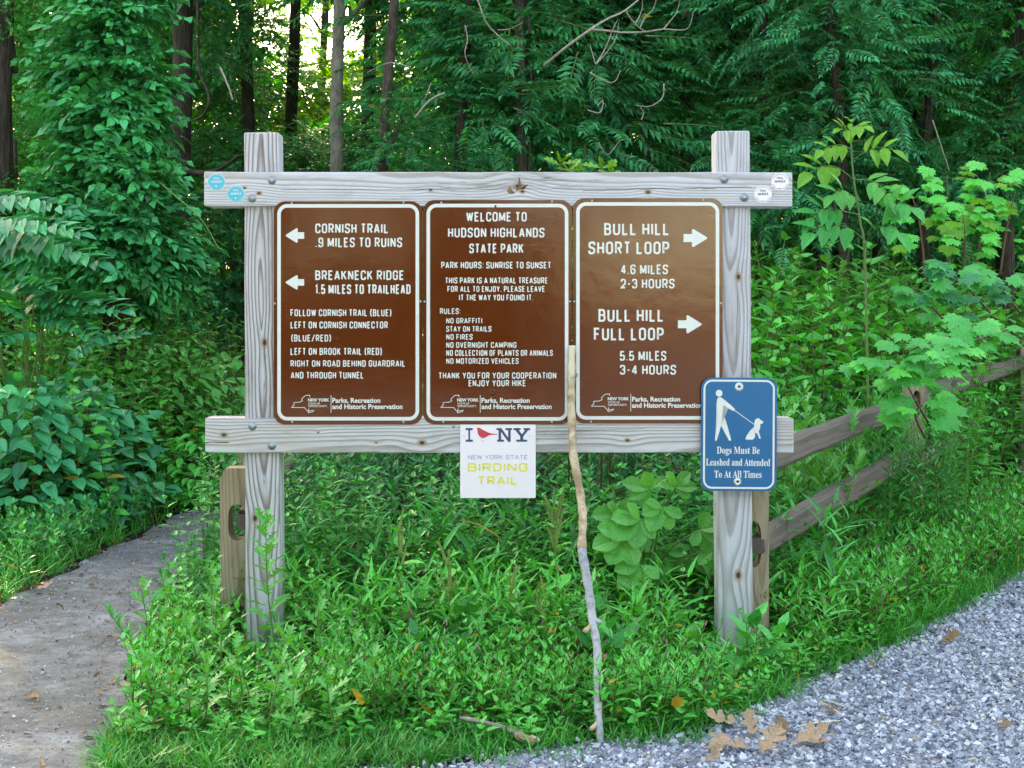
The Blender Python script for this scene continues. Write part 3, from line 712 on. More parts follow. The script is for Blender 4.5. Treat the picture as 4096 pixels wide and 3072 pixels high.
screw('screw', 2954, 1547, 17, DD, dog, M['white_print'], hole=True)
screw('screw', 2950, 1927.7, 16, DD-0.0008, dog, M['alu'], hole=True)
dog.rotation_euler = (rad(-0.7), rad(0.45), 0)

# ------------------------------------------------------------------ round trail markers
def marker(px, py, label, cyan):
    D = DB-0.0005
    o = empty('trail_marker', at(px, py+36, D), label, 'marker', 'round trail markers nailed to the top beam')
    c = at(px, py, D); s = D/FPX; mt = M['cyan'] if cyan else M['white_panel']; pr = M['white_print'] if cyan else M['dark_blue']
    k = 40
    def disc(name, r, y0, y1, mat):
        bm = bmesh.new(); f = [bm.verts.new((c.x+r*math.cos(2*PI*j/k), y0, c.z+r*math.sin(2*PI*j/k))) for j in range(k)]
        g = [bm.verts.new((c.x+r*math.cos(2*PI*j/k), y1, c.z+r*math.sin(2*PI*j/k))) for j in range(k)]
        bm.faces.new(f); bm.faces.new(g[::-1])
        for j in range(k): bm.faces.new((f[j], g[j], g[(j+1) % k], f[(j+1) % k]))
        bmesh.ops.recalc_face_normals(bm, faces=bm.faces); link(name, from_bm(bm, name, [mat]), o)
    disc('rim', 36*s, c.y-0.0008, c.y, M['white_print'])
    disc('disc', 33.5*s, c.y-0.0020, c.y-0.0009, mt)
    D2 = D-0.0026
    acc = Acc()
    for a0, a1 in ((20, 160), (200, 340)):
        for a in range(a0, a1, 9):
            ribbon(acc, [Vector((c.x+29.5*s*math.cos(rad(a)), c.z+29.5*s*math.sin(rad(a)))), Vector((c.x+29.5*s*math.cos(rad(a+5)), c.z+29.5*s*math.sin(rad(a+5))))], False, 2.2*s, D2-CD)
    link('rim_lettering', acc.mesh('rim_lettering', [pr]), o)
    text_stroke('lettering', 'TRAIL', px-14, px+13, py-19, py-10, D2, pr, o, sw=0.17)
    text_stroke('lettering', 'MARKER', px-20, px+21, py-6, py+4, D2, pr, o, sw=0.17)
    screw('nail', px-2, py-30, 3, DB-0.003, o, M['alu']); screw('nail', px-2, py+17 if cyan else py+27, 4 if cyan else 3, DB-0.003, o, M['white_print'] if cyan else M['galv'])
marker(866, 728, 'blue round trail marker nearest the left end of the top beam', True)
marker(944, 776, 'blue round trail marker just left of the lower bolt on the left end', True)
marker(3120, 726.7, 'white round trail marker nearest the right end of the top beam', False)
marker(3052, 777, 'white round trail marker beside the lower bolt on the right end', False)

# ------------------------------------------------------------------ tubes
def tube(acc, pts, radii, k=8, jit=0.0, rnd=random, m=0, cap=True):
    pts = [Vector(p) for p in pts]; n_ = len(pts); V = []
    t0 = (pts[1]-pts[0]).normalized(); up = Vector((0, 1, 0)) if abs(t0.y) < 0.9 else Vector((1, 0, 0)); x = t0.cross(up).normalized()
    for i, p in enumerate(pts):
        t = (pts[min(i+1, n_-1)]-pts[max(i-1, 0)]).normalized()
        x = (x-t*x.dot(t)).normalized(); y = t.cross(x)
        for j in range(k):
            a = 2*PI*j/k; r = radii[i]*(1+rnd.uniform(-jit, jit)) if jit else radii[i]
            V.append(p+x*(r*math.cos(a))+y*(r*math.sin(a)))
    F = []
    for i in range(n_-1):
        for j in range(k):
            a = i*k+j; b_ = i*k+(j+1) % k; F += [(a, b_, b_+k), (a, b_+k, a+k)]
    if cap:
        V.append(pts[0]); V.append(pts[-1]); c0 = n_*k; c1 = c0+1
        for j in range(k): F.append((c0, (j+1) % k, j)); F.append((c1, (n_-1)*k+j, (n_-1)*k+(j+1) % k))
    acc.add([tuple(v) for v in V], F, m)
def smooth_pts(P, sub=5):
    P = [Vector(p) for p in P]; out = []
    for i in range(len(P)-1):
        p0, p1, p2, p3 = P[max(i-1, 0)], P[i], P[i+1], P[min(i+2, len(P)-1)]
        for k in range(sub):
            t = k/sub
            out.append(0.5*((2*p1)+(p2-p0)*t+(2*p0-5*p1+4*p2-p3)*t*t+(3*p1-3*p2+p3-p0)*t**3))
    out.append(P[-1]); return out

# ------------------------------------------------------------------ leaf shapes (unit length, growing along +Y, upper side +Z)
def strip_leaf(ts, ws, droop=0.12, fold=0.05, skew=0.0, tipw=0.0):
    """midrib plus two margins; ws[i] is the half width at ts[i]; alternate widths give teeth or lobes"""
    V = []; F = []
    for t, w in zip(ts, ws):
        z = -droop*t*t
        V += [(-w, t+skew*w, z+fold*w*4), (0, t, z), (w, t+skew*w, z+fold*w*4)]
    for i in range(len(ts)-1):
        a = 3*i
        F += [(a, a+1, a+4), (a, a+4, a+3), (a+1, a+2, a+5), (a+1, a+5, a+4)]
    return np.array(V, float), np.array(F)
def lite_leaf(w, t=0.45, droop=0.15, fold=0.06):
    V = [(0, 0, 0), (-w, t, fold), (w, t, fold), (0, 1, -droop), (0, t, -0.02)]
    return np.array(V, float), np.array([(0, 4, 1), (1, 4, 3), (0, 2, 4), (2, 3, 4)])
def clean(T):
    V, F = T; keep = [f for f in F if len({tuple(np.round(V[i], 5)) for i in f}) == 3]
    return V, np.array(keep)
def fan_leaf(out, droop=0.15):
    V = [(0, 0.32, 0.0)]+[(x, y, -droop*((x*1.4)**2+max(0, y-0.3)**2)) for x, y in out]
    n_ = len(out); F = [(0, i+1, (i+1) % n_+1) for i in range(n_)]
    F = [(f[0], f[2], f[1]) for f in F]
    return np.array(V, float), np.array(F)
OVATE = clean(strip_leaf([0, .16, .42, .72, 1], [0, .20, .25, .15, 0], 0.14, 0.07))
OVATE_W = clean(strip_leaf([0, .10, .35, .65, .88, 1], [0, .26, .33, .24, .09, 0], 0.16, 0.06))
OV_L = clean(strip_leaf([0, .26, .64, 1], [0, .24, .17, 0], 0.14, 0.07)); OW_L = clean(strip_leaf([0, .22, .62, 1], [0, .32, .25, 0], 0.16, 0.06))
LA_L = clean(strip_leaf([0, .38, 1], [0, .10, 0], 0.16, 0.08)); MU_L = clean(strip_leaf([0, .20, .34, .56, .70, 1.0], [.015, .22, .04, .28, .06, 0], 0.10, 0.04, skew=0.75))
GR_L = clean(strip_leaf([0, .2, .6, 1], [.02, .08, .055, 0], 0.35, 0.10))
ROUND = clean(strip_leaf([0, .15, .42, .68, .88, 1], [0, .13, .31, .36, .22, 0], 0.12, 0.05))
LANCE = clean(strip_leaf([0, .25, .6, 1], [0, .105, .085, 0], 0.16, 0.08))
GRASSY = clean(strip_leaf([0, .12, .45, .8, 1], [.02, .075, .07, .03, 0], 0.35, 0.10))
LITE = lite_leaf(0.24); LITE_N = lite_leaf(0.13, 0.35); LITE_W = lite_leaf(0.34)
MUG = clean(strip_leaf([0, .14, .22, .34, .40, .54, .60, .76, 1.0], [.015, .03, .20, .05, .30, .07, .27, .06, 0], 0.10, 0.04, skew=0.75))
OAK = clean(strip_leaf([0, .12, .20, .29, .36, .44, .55, .62, .70, .79, .85, 1.0], [.01, .05, .21, .19, .07, .33, .29, .09, .25, .19, .10, 0], 0.10, 0.04, skew=0.35))
_r = [(0, 0), (.10, .06), (.30, -.04), (.36, .06), (.50, .06), (.44, .20), (.58, .34), (.42, .36), (.50, .62), (.36, .56), (.30, .66), (.17, .52), (.20, .72), (.11, .74), (0, 1.0)]
MAPLE = fan_leaf(_r+[(-x, y) for x, y in _r[-2:0:-1]])

def frames(D_, U):
    """rows: x, y (=D_), z near U"""
    y = D_/np.linalg.norm(D_, axis=1, keepdims=True)
    z = U-y*np.sum(U*y, axis=1, keepdims=True); z = z/np.maximum(1e-6, np.linalg.norm(z, axis=1, keepdims=True))
    x = np.cross(y, z); return np.stack([x, y, z], 1)
def scatter(acc, T, P, D_, U, S, m=0):
    V, F = T[0], T[1]; P = np.asarray(P, float); n_ = len(P)
    if n_ == 0: return
    Fm = frames(np.asarray(D_, float), np.asarray(U, float)); S = np.broadcast_to(np.asarray(S, float), (n_,))
    W = np.einsum('vk,nkj->nvj', V, Fm)*S[:, None, None]+P[:, None, :]
    k = len(V); FF = (F[None]+(np.arange(n_)*k)[:, None, None]).reshape(-1, 3)
    if len(T) > 2:
        acc.V.append(W.reshape(-1, 3).astype(np.float32)); acc.F.append((FF+acc.n).astype(np.int32)); acc.M.append(np.tile(T[2], n_).astype(np.int32)); acc.n += n_*k
    else: acc.add(W.reshape(-1, 3), FF, m)
def rs(seed): return np.random.RandomState(seed)
def unit(r, n_): 
    v = r.normal(size=(n_, 3)); return v/np.linalg.norm(v, axis=1, keepdims=True)

def frond(nl, leaf, ll, r, droop=0.25, m_leaf=0, m_stem=1, width=0.014, up=0.25):
    """pinnate leaf of unit length: rachis plus paired leaflets"""
    acc = Acc(); n_ = 8
    pts = [(0, t, -droop*t*t) for t in np.linspace(0, 1, 5)]
    rad_ = [width*(1-0.7*t) for t in np.linspace(0, 1, 5)]
    tube(acc, pts, rad_, 3, m=m_stem, cap=False)
    P = []; D_ = []; U = []; S = []
    for i in range(nl):
        t = 0.14+0.84*i/(nl-1); z = -droop*t*t
        for s in (-1, 1):
            P.append((0, t+r.uniform(-.01, .01), z)); a = 0.25+0.75*t*t*0.5
            D_.append((s, 0.30+a+r.uniform(-.1, .1), -0.25+r.uniform(-.15, .15))); U.append((r.uniform(-.25, .25), r.uniform(-.2, .2), 1))
            S.append(ll*(1-0.45*max(0, t-0.55)/0.45)*(0.75+0.25*min(1, t*4))*r.uniform(.85, 1.1))
    P.append((0, 1, -droop)); D_.append((0, 1, -0.5)); U.append((0, 0, 1)); S.append(ll*0.7)
    scatter(acc, leaf, P, D_, U, S, m_leaf)
    return acc.arr()
def twig(n_, leaf, ll, r, spread=0.8, m_leaf=0, m_stem=1, width=0.010, planar=True):
    """unit twig with alternate leaves held roughly level"""
    acc = Acc(); pts = [(0, t, -0.12*t*t+0.02*math.sin(t*9)) for t in np.linspace(0, 1, 5)]
    tube(acc, pts, [width*(1-.7*t) for t in np.linspace(0, 1, 5)], 3, m=m_stem, cap=False)
    P = []; D_ = []; U = []; S = []
    for i in range(n_):
        t = 0.12+0.88*i/(n_-1); s = 1 if i % 2 else -1
        P.append((0, t, -0.12*t*t)); D_.append((s*(1.1-t*.8)*spread+r.uniform(-.3, .3), 0.4+t*.5, r.uniform(-.55, .15)))
        U.append((r.uniform(-.5, .5), r.uniform(-.5, .5), 1)); S.append(ll*r.uniform(.7, 1.15))
    scatter(acc, leaf, P, D_, U, S, m_leaf); return acc.arr()
def stemplant(h, n_, leaf, ll, r, m_leaf=0, m_stem=1, start=0.15, elev=0.35, top=0.6, lean=0.12, width=0.0035, whorl=137.5, droopy=0.0, per=1, flower=None):
    """upright herb: stem with spiralled leaves, top leaves smaller and steeper"""
    acc = Acc(); lx, ly = r.uniform(-lean, lean)*h, r.uniform(-lean, lean)*h
    def sp(t): return np.array((lx*t*t, ly*t*t, h*t))
    tube(acc, [sp(t) for t in np.linspace(0, 1, 4)], [width*(1-.6*t) for t in np.linspace(0, 1, 4)], 3, m=m_stem, cap=False)
    P = []; D_ = []; U = []; S = []
    for i in range(n_):
        t = start+(1-start)*(i/(n_-1))**0.9
        for q in range(per):
            a = rad(whorl*i+q*360/per+r.uniform(-18, 18)); e = elev+(top)*t*t+r.uniform(-.15, .15)-droopy
            d = (math.cos(a)*math.cos(e), math.sin(a)*math.cos(e), math.sin(e))
            P.append(sp(t)); D_.append(d); U.append((-d[0]*d[2]+r.uniform(-.25, .25), -d[1]*d[2]+r.uniform(-.25, .25), math.cos(e)+.3))
            S.append(ll*(1-0.50*t**2)*r.uniform(.8, 1.15)*(0.7+0.3*min(1, t*3)))
    scatter(acc, leaf, P, D_, U, S, m_leaf)
    if flower is not None:
        k = flower[1]
        for i in range(k):
            b_ = sp(r.uniform(.7, 1)); d = Vector((r.uniform(-.5, .5), r.uniform(-.5, .5), 1)).normalized(); L = r.uniform(.03, .06)
            tip = Vector(b_)+d*L; tube(acc, [b_, tip], [0.0009, 0.0007], 3, m=m_stem, cap=False)
            tube(acc, [tip, tip+d*0.006, tip+d*0.016, tip+d*0.024], [0.001, 0.0032, 0.0028, 0.0008], 5, m=flower[0], cap=False)
    return acc.arr()
def grass_tuft(r, n_=14, h=0.16, w=0.05):
    acc = Acc(); P = np.stack([r.uniform(-.03, .03, n_), r.uniform(-.03, .03, n_), np.zeros(n_)], 1)
    a = r.uniform(0, 2*PI, n_); e = r.uniform(.5, 1.45, n_)
    D_ = np.stack([np.cos(a)*np.cos(e), np.sin(a)*np.cos(e), np.sin(e)], 1)
    U = np.stack([-np.cos(a)*np.sin(e), -np.sin(a)*np.sin(e), np.cos(e)], 1)
    bl = (np.array([(-w*.7, 0, 0), (w*.7, 0, 0), (-w*.8, .5, -.06), (w*.8, .5, -.06), (0, 1, -.36)], float), np.array([(0, 1, 3), (0, 3, 2), (2, 3, 4)]))
    scatter(acc, bl, P, D_, U, h*r.uniform(.6, 1.2, n_)); return acc.arr()
def plants(name, tmpl, XY, S, mats, seed, lean=0.12, kind='stuff', label=None, cat=None, z0=0.0, parent=None):
    """many copies of a few plant shapes joined into one object that nobody could count"""
    r = rs(seed); acc = Acc(); XY = np.asarray(XY, float); n_ = len(XY)
    which = r.randint(0, len(tmpl), n_); S = np.broadcast_to(np.asarray(S, float), (n_,))*r.uniform(.75, 1.2, n_)
    Z = gz(XY[:, 0], XY[:, 1])+z0
    for k, T in enumerate(tmpl):
        q = which == k; c = int(q.sum())
        if not c: continue
        a = r.uniform(0, 2*PI, c); D_ = np.stack([np.cos(a), np.sin(a), np.zeros(c)], 1)
        U = np.stack([r.normal(0, lean, c), r.normal(0, lean, c), np.ones(c)], 1)
        # frames() keeps y exact; swap so the stem (z) is exact instead
        Z_ = U/np.linalg.norm(U, axis=1, keepdims=True); Yv = D_-Z_*np.sum(D_*Z_, 1, keepdims=True); Yv /= np.linalg.norm(Yv, axis=1, keepdims=True)
        scatter(acc, T, np.stack([XY[q, 0], XY[q, 1], Z[q]], 1), Yv, Z_, S[q])
    o = link(name, acc.mesh(name, mats), parent); props(o, label, cat, None, kind); return o
def in_poly(P, poly):
    x, y = P[:, 0], P[:, 1]; ins = np.zeros(len(P), bool); n_ = len(poly)
    for i in range(n_):
        x1, y1 = poly[i]; x2, y2 = poly[(i+1) % n_]
        c = ((y1 > y) != (y2 > y)) & (x < (x2-x1)*(y-y1)/((y2-y1)+1e-12)+x1); ins ^= c
    return ins
def fill(poly, n_, seed, keep=None):
    r = rs(seed); p = np.array(poly); lo, hi = p.min(0), p.max(0); out = np.zeros((0, 2))
    while len(out) < n_:
        q = r.uniform(lo, hi, (n_*3, 2)); q = q[in_poly(q, poly)]
        if keep is not None: q = q[keep(q, r)]
        out = np.concatenate([out, q])
    return out[:n_]
def off_path(q, r=None, m=0.0):
    ly = [p[1] for p in PATH_L]; l = np.interp(q[:, 1], ly, [p[0] for p in PATH_L]); rr = np.interp(q[:, 1], ly, np.interp(ly, [p[1] for p in PATH_R], [p[0] for p in PATH_R]))
    return (q[:, 0] < l-m) | (q[:, 0] > rr+m)
def off_road(q, m=0.0): return q[:, 1] > road_edge(q[:, 0])+m

# ------------------------------------------------------------------ leaning stick, dead wood
stick = empty('walking_stick', at(2400, 2977, 4.87), 'long crooked stick leaning on the brown signs, bark peeled from its upper half', 'stick')
SP = [(2289,1383,5.965),(2286,1492,5.95),(2284,1586,5.92),(2289,1728,5.86),(2293,1815,5.80),(2311,1917,5.72),(2327,2020,5.64),(2331,2090,5.58),(2328,2200,5.50),
      (2344,2289,5.43),(2361,2399,5.34),(2372,2495,5.26),(2388,2588,5.18),(2390,2718,5.08),(2393,2848,4.97),(2402,2977,4.87)]
sp_ = smooth_pts([at(*p) for p in SP], 5)
def seg(i0, i1, r0, r1, mat, name, seed):
    rnd = random.Random(seed); a = Acc(); n_ = i1-i0
    rr = [(r0+(r1-r0)*k/n_)*(1+0.10*math.sin(k*1.7+seed)+rnd.uniform(-.05, .05)) for k in range(n_+1)]
    tube(a, sp_[i0:i1+1], rr, 12, 0.03, rnd); return link(name, a.mesh(name, [mat], True), stick)
def peeled_mat(name, a, b2, c2):
    m, n, b = nt(name); b.inputs['Roughness'].default_value = 0.65
    tc = N(n, 'ShaderNodeTexCoord'); v = vmul(n, tc.outputs['Object'], (60, 60, 9)); f = noise(n, v, 1.0, 4, 0.65, 0.5)
    f2 = noise(n, tc.outputs['Object'], 11, 3, 0.6)
    c = ramp(n, f, [(0.32, a), (0.60, b2)]); c = mix(n, ramp(n, f2, [(0.42, 0.0), (0.62, 0.85)]), c, c2)
    c = mix(n, ramp(n, noise(n, tc.outputs['Object'], 70, 2), [(0.72, 0.0), (0.76, 0.8)]), c, (0.03, 0.025, 0.02))
    n.links.new(c, b.inputs['Base Color']); bump(n, f, 0.6, 0.003, b); return m
M['peeled'] = peeled_mat('peeled_wood', (0.42, 0.30, 0.17), (0.60, 0.50, 0.34), (0.26, 0.15, 0.08))
M['fresh'] = peeled_mat('fresh_wood', (0.62, 0.54, 0.38), (0.78, 0.72, 0.56), (0.55, 0.46, 0.30))
M['stick_bark'] = peeled_mat('mottled_grey_bark', (0.15, 0.155, 0.165), (0.32, 0.335, 0.36), (0.46, 0.48, 0.49))
seg(0, 6, 0.0150, 0.0155, M['fresh'], 'cut_end', 1)
seg(6, 40, 0.0165, 0.0165, M['peeled'], 'peeled_length', 2)
seg(40, 75, 0.0175, 0.0125, M['stick_bark'], 'barked_length', 3)
def stub(p0, p1, r, mat):
    a = Acc(); tube(a, [at(*p0), (at(*p0)+at(*p1))/2+Vector((0.002, 0, 0.002)), at(*p1)], [r*1.15, r, r*.9], 8, 0.05, random.Random(5)); link('stub', a.mesh('stub', [mat], True), stick)
stub((2380, 2492, 5.27), (2338, 2526, 5.22), 0.0095, M['peeled'])
stub((2374, 2482, 5.27), (2404, 2490, 5.25), 0.008, M['stick_bark'])
stub((2394, 2890, 4.94), (2362, 2918, 4.90), 0.0085, M['peeled'])
for q in ((2279,1590,5.92),(2304,1500,5.95),(2284,1725,5.85),(2322,2100,5.57),(2302,1812,5.79),(2379,2790,5.02),(2345,2395,5.34)):
    bm = bmesh.new(); bmesh.ops.create_icosphere(bm, subdivisions=2, radius=0.008)
    for v in bm.verts: v.co = at(*q)+Vector((v.co.x, v.co.y, v.co.z*1.3))
    link('knot', from_bm(bm, 'knot', [M['peeled'] if q[1] < 2150 else M['stick_bark']], True), stick)
def ground_at(px, py):
    D = FPX*EYE/(py-HY); return at(px, py, D)
fs = empty('fallen_branch', ground_at(2020, 2910), 'thin broken branch lying in the grass left of the stick foot', 'branch')
a = Acc(); tube(a, smooth_pts([at(1840, 2872, 4.9), at(1930, 2888, 4.88), at(2040, 2920, 4.84), at(2110, 2955, 4.80)], 4), [0.005, 0.007, 0.008, .008, .008, .008, .009, .009, .009, .010, .010, .011, .010], 7, 0.1, random.Random(2))
link('branch_wood', a.mesh('branch_wood', [M['dead']], True), fs)
a = Acc(); tube(a, smooth_pts([at(2060, 2935, 4.82), at(2110, 2956, 4.80), at(2160, 2962, 4.79)], 3), [0.006, 0.010, .013, .012, .014, .008, .003], 7, 0.35, random.Random(3))
link('rotten_end', a.mesh('rotten_end', [M['peeled']]), fs)

# ------------------------------------------------------------------ split rail fences
def fence_post(parent, x, y, w, d, h, holes, rotz, mat, seed, zb=0.0):
    """post with two oblong slots right through it, made from a cut outline with thickness"""
    hw = w/2; bm = bmesh.new(); ch = 0.028
    outl = [(-hw, -0.25), (hw, -0.25), (hw, h), (-hw+ch*0.9, h), (-hw, h-ch*1.5)]
    # front wall made of strips around the slots
    zs = sorted({-0.25, h-ch*1.5, h}|{z for hz in holes for z in (hz[0]+(hz[1]-hz[0])*(.5-.5*math.cos(PI*q/14)) for q in range(15))})
    def slot(z):
        for (z0, z1, sw) in holes:
            if z0-1e-9 <= z <= z1+1e-9:
                t = (z-z0)/(z1-z0)*2-1; return sw/2*math.sqrt(max(0, 1-t**4 if abs(t)<1 else 0))
        return None
    def edge(z):
        return -hw if z <= h-ch*1.5 else -hw+ch*0.9*(z-(h-ch*1.5))/(ch*1.5)
    for a_, b_ in zip(zs[:-1], zs[1:]):
        sa, sb = slot(a_), slot(b_); inside = sa is not None and sb is not None and slot((a_+b_)/2) is not None
        xa = [edge(a_), hw]; xb = [edge(b_), hw]
        spans = [((xa[0], -sa), (xb[0], -sb)), ((sa, xa[1]), (sb, xb[1]))] if inside else [((xa[0], xa[1]), (xb[0], xb[1]))]
        for (l, u) in spans:
            q = [(l[0], a_), (l[1], a_), (u[1], b_), (u[0], b_)]
            fr = [bm.verts.new((px_, -d/2, z)) for px_, z in q]; bk = [bm.verts.new((px_, d/2, z)) for px_, z in q]
            if abs(l[1]-l[0])+abs(u[1]-u[0]) < 1e-5: continue
            bm.faces.new(fr); bm.faces.new(bk[::-1])
            bm.faces.new((fr[1], bk[1], bk[2], fr[2])); bm.faces.new((fr[0], fr[3], bk[3], bk[0]))
    q = [(edge(h), h), (hw, h)]
    bm.faces.new([bm.verts.new((q[0][0], -d/2, h)), bm.verts.new((q[1][0], -d/2, h)), bm.verts.new((q[1][0], d/2, h)), bm.verts.new((q[0][0], d/2, h))])
    bmesh.ops.remove_doubles(bm, verts=bm.verts, dist=1e-5); bmesh.ops.recalc_face_normals(bm, faces=bm.faces)
    o = link('post', from_bm(bm, 'post', [mat])); o.location = (x, y, zb); o.rotation_euler = (0, 0, rotz)
    setpar(o, parent); return o
def rail(parent, a_, b_, hgt, th, mat, seed, taper=(0.5, 0.5)):
    """split rail: local X runs along it, ends cut slimmer to fit the slots"""
    a_, b_ = Vector(a_), Vector(b_); L = (b_-a_).length; rnd = random.Random(seed); n_ = 16; V = []; F = []
    for i in range(n_+1):
        t = i/n_; x = (t-0.5)*L; e = min(t*L, (1-t)*L); k = 1.0 if e > 0.18 else 0.55+0.45*e/0.18
        hh = hgt/2*k*(1+rnd.uniform(-.05, .05)); tt = th/2*(1+rnd.uniform(-.06, .06)); dz = rnd.uniform(-.004, .004)
        for (yy, zz) in ((-tt*.6, -hh), (-tt, -hh*.7), (-tt, hh*.75), (-tt*.5, hh), (tt*.7, hh), (tt, hh*.6), (tt, -hh*.6), (tt*.5, -hh)):
            V.append((x, yy+rnd.uniform(-.002, .002), zz+dz))
    for i in range(n_):
        for j in range(8):
            p = i*8+j; q = i*8+(j+1) % 8; F += [(p, q, q+8), (p, q+8, p+8)]
    for j in range(1, 7): F += [(0, j+1, j), (n_*8, n_*8+j, n_*8+j+1)]
    o = link('rail', mesh_np('rail', V, F, False), mats=[mat]); d = (b_-a_).normalized()
    o.matrix_world = Matrix.Translation((a_+b_)/2) @ d.to_track_quat('X', 'Z').to_matrix().to_4x4()
    o.location = (a_+b_)/2; o.rotation_euler = d.to_track_quat('X', 'Z').to_euler()
    if parent: setpar(o, parent)
    return o
fr = empty('split_rail_fence', (1.07, 0.22, 0), 'grey split rail fence running back from the right post up the weedy bank', 'fence')
ang = math.atan2(FD[1], FD[0])
def fpt(t, z): return Vector((FP[0]+FD[0]*2.89*t, FP[1]+0.10+FD[1]*2.89*t, z))
fence_post(fr, 1.030, 0.245, 0.135, 0.10, 1.02, [(0.36, 0.56, 0.07), (0.74, 0.90, 0.07)], 0.0, M['fence'], 1)
fence_post(fr, fpt(1, 0).x, fpt(1, 0).y, 0.10, 0.12, 1.06, [(0.36, 0.52, 0.05), (0.72, 0.88, 0.05)], 0.15, M['fence'], 2, zb=0.10)
fence_post(fr, fpt(2.45, 0).x, fpt(2.45, 0).y, 0.10, 0.12, 1.06, [(0.36, 0.52, 0.05), (0.72, 0.88, 0.05)], 0.15, M['fence'], 3, zb=0.16)
rail(fr, fpt(-0.02, 0.81), fpt(1.02, 0.905), 0.115, 0.07, M['rail'], 1)
rail(fr, fpt(-0.02, 0.455), fpt(1.0, 0.60), 0.115, 0.07, M['rail'], 2)
rail(fr, fpt(1.0, 0.925), fpt(2.47, 1.03), 0.115, 0.09, M['rail'], 3)
rail(fr, fpt(1.05, 0.555), fpt(1.72, 0.60), 0.115, 0.10, M['rail'], 4)
rail(fr, fpt(2.45, 1.03), fpt(3.4, 1.08), 0.115, 0.09, M['rail'], 5)
fl = empty('slotted_fence_post', (-1.08, 0.22, 0), 'slotted wooden fence post standing close behind the left sign post', 'post')
PX_ = (957-2048)/FPX*6.27
fence_post(fl, PX_, 0.27, 0.145, 0.11, at(0, 1868, 6.27).z, [(at(0, 2155, 6.27).z, at(0, 2010, 6.27).z, 0.075), (at(0, 2540, 6.27).z, at(0, 2400, 6.27).z, 0.075)], 0.0, M['fence'], 5)
for z in (at(0, 2085, 6.27).z, at(0, 2475, 6.27).z):
    ro = rail(fl, (PX_+0.02, 0.24, z), (PX_-0.10, 2.6, z+0.02), 0.12, 0.06, M['rail'], 7)
bp = empty('distant_post', at(966, 1990, 7.6), 'plain square wooden post behind the slotted fence post', 'post')
timber('post', at(953, 0, 7.6).x, at(1002, 0, 7.6).x, 1.6, 1.68, -0.1, at(0, 1790, 7.6).z, M['fence'], bp, seed=8)
poly_px('reflector', [(967, 1870), (985, 1870), (983, 1838)], 7.59, M['white_panel'], bp)

# ------------------------------------------------------------------ trees
TW = {}
def crown_mesh(name, kind, seed, rx, rz, ncl, per, mats, rc=0.5, lo=-1.0):
    r = rs(seed); acc = Acc(); cs = []
    while len(cs) < ncl:
        p = r.uniform(-1, 1, 3); d = np.linalg.norm(p)
        if d < 1 and d > 0.25 and p[2] > lo: cs.append(p*np.array((rx, rx, rz)))
    for c in cs:
        k = int(per*r.uniform(.6, 1.3)); u = unit(r, k); u[:, 2] *= 0.75
        rr = rc*r.uniform(.7, 1.25)*r.uniform(.15, 1, k)[:, None]**0.6
        P = c+u*rr
        out = P/np.array((rx, rx, rz)); D_ = u*0.9+out*0.8+r.normal(0, .35, (k, 3)); D_[:, 2] = D_[:, 2]*0.45-0.12
        U = np.stack([r.normal(0, .35, k), r.normal(0, .35, k), np.ones(k)], 1)
        T = kind['t'][r.randint(len(kind['t']))]
        scatter(acc, T, P, D_, U, kind['s']*r.uniform(.7, 1.2, k))
    return acc.mesh(name, mats)
r_ = rs(5)
LN2 = lite_leaf(.19, .35)
FR = [frond(9, LN2, .25, r_, .18), frond(8, LN2, .27, r_, .08), frond(10, LN2, .24, r_, .28)]
BR = [twig(11, LITE_W, .30, r_), twig(9, LITE, .34, r_), twig(12, LITE, .28, r_)]
VT = [twig(9, LITE_W, .34, r_, 1.0), twig(8, OVATE, .38, r_, 1.0)]
MP = [twig(9, MAPLE, .34, r_)]
AIL, BRO, VIN = dict(t=FR, s=.50), dict(t=BR, s=.45), dict(t=VT, s=.30)
CR = {
 'ail': [crown_mesh('ailanthus_crown', AIL, s, 1.15, 0.95, 13, 22, [M['lf_deep'], M['stem']], .55) for s in (11, 12, 13)],
 'aib': [crown_mesh('ailanthus_crown_blue', AIL, s, 1.15, 0.95, 13, 22, [M['lf_blue'], M['stem']], .55) for s in (14, 15)],
 'bro': [crown_mesh('broadleaf_crown', BRO, s, 1.6, 1.3, 22, 30, [M['lf_mid'], M['stem_red']], .6) for s in (21, 22, 23)],
 'mid': [crown_mesh('open_broadleaf_crown', BRO, s, 1.4, 1.2, 14, 24, [M['lf_mid'], M['stem_red']], .45) for s in (26, 27)],
 'brd': [crown_mesh('dark_broadleaf_crown', BRO, s, 1.6, 1.3, 22, 30, [M['lf_deep'], M['stem_red']], .6) for s in (24, 25)],
 'far': [crown_mesh('sunlit_crown', BRO, s, 1.7, 1.4, 20, 28, [M['lf_far'], M['stem_red']], .7) for s in (31, 32)],
 'vin': [crown_mesh('vine_crown', VIN, s, 0.24, 0.36, 10, 20, [M['lf_vine'], M['stem']], .17) for s in (41, 42, 43)],
}
def add_crown(parent, kind, c, sc, rnd, name='crown'):
    me = rnd.choice(CR[kind]); o = bpy.data.objects.new(name, me); C.objects.link(o)
    o.location = c; o.rotation_euler = (rnd.uniform(-.15, .15), rnd.uniform(-.15, .15), rnd.uniform(0, 6.28)); o.scale = (sc, sc, sc*rnd.uniform(.85, 1.1))
    setpar(o, parent); return o
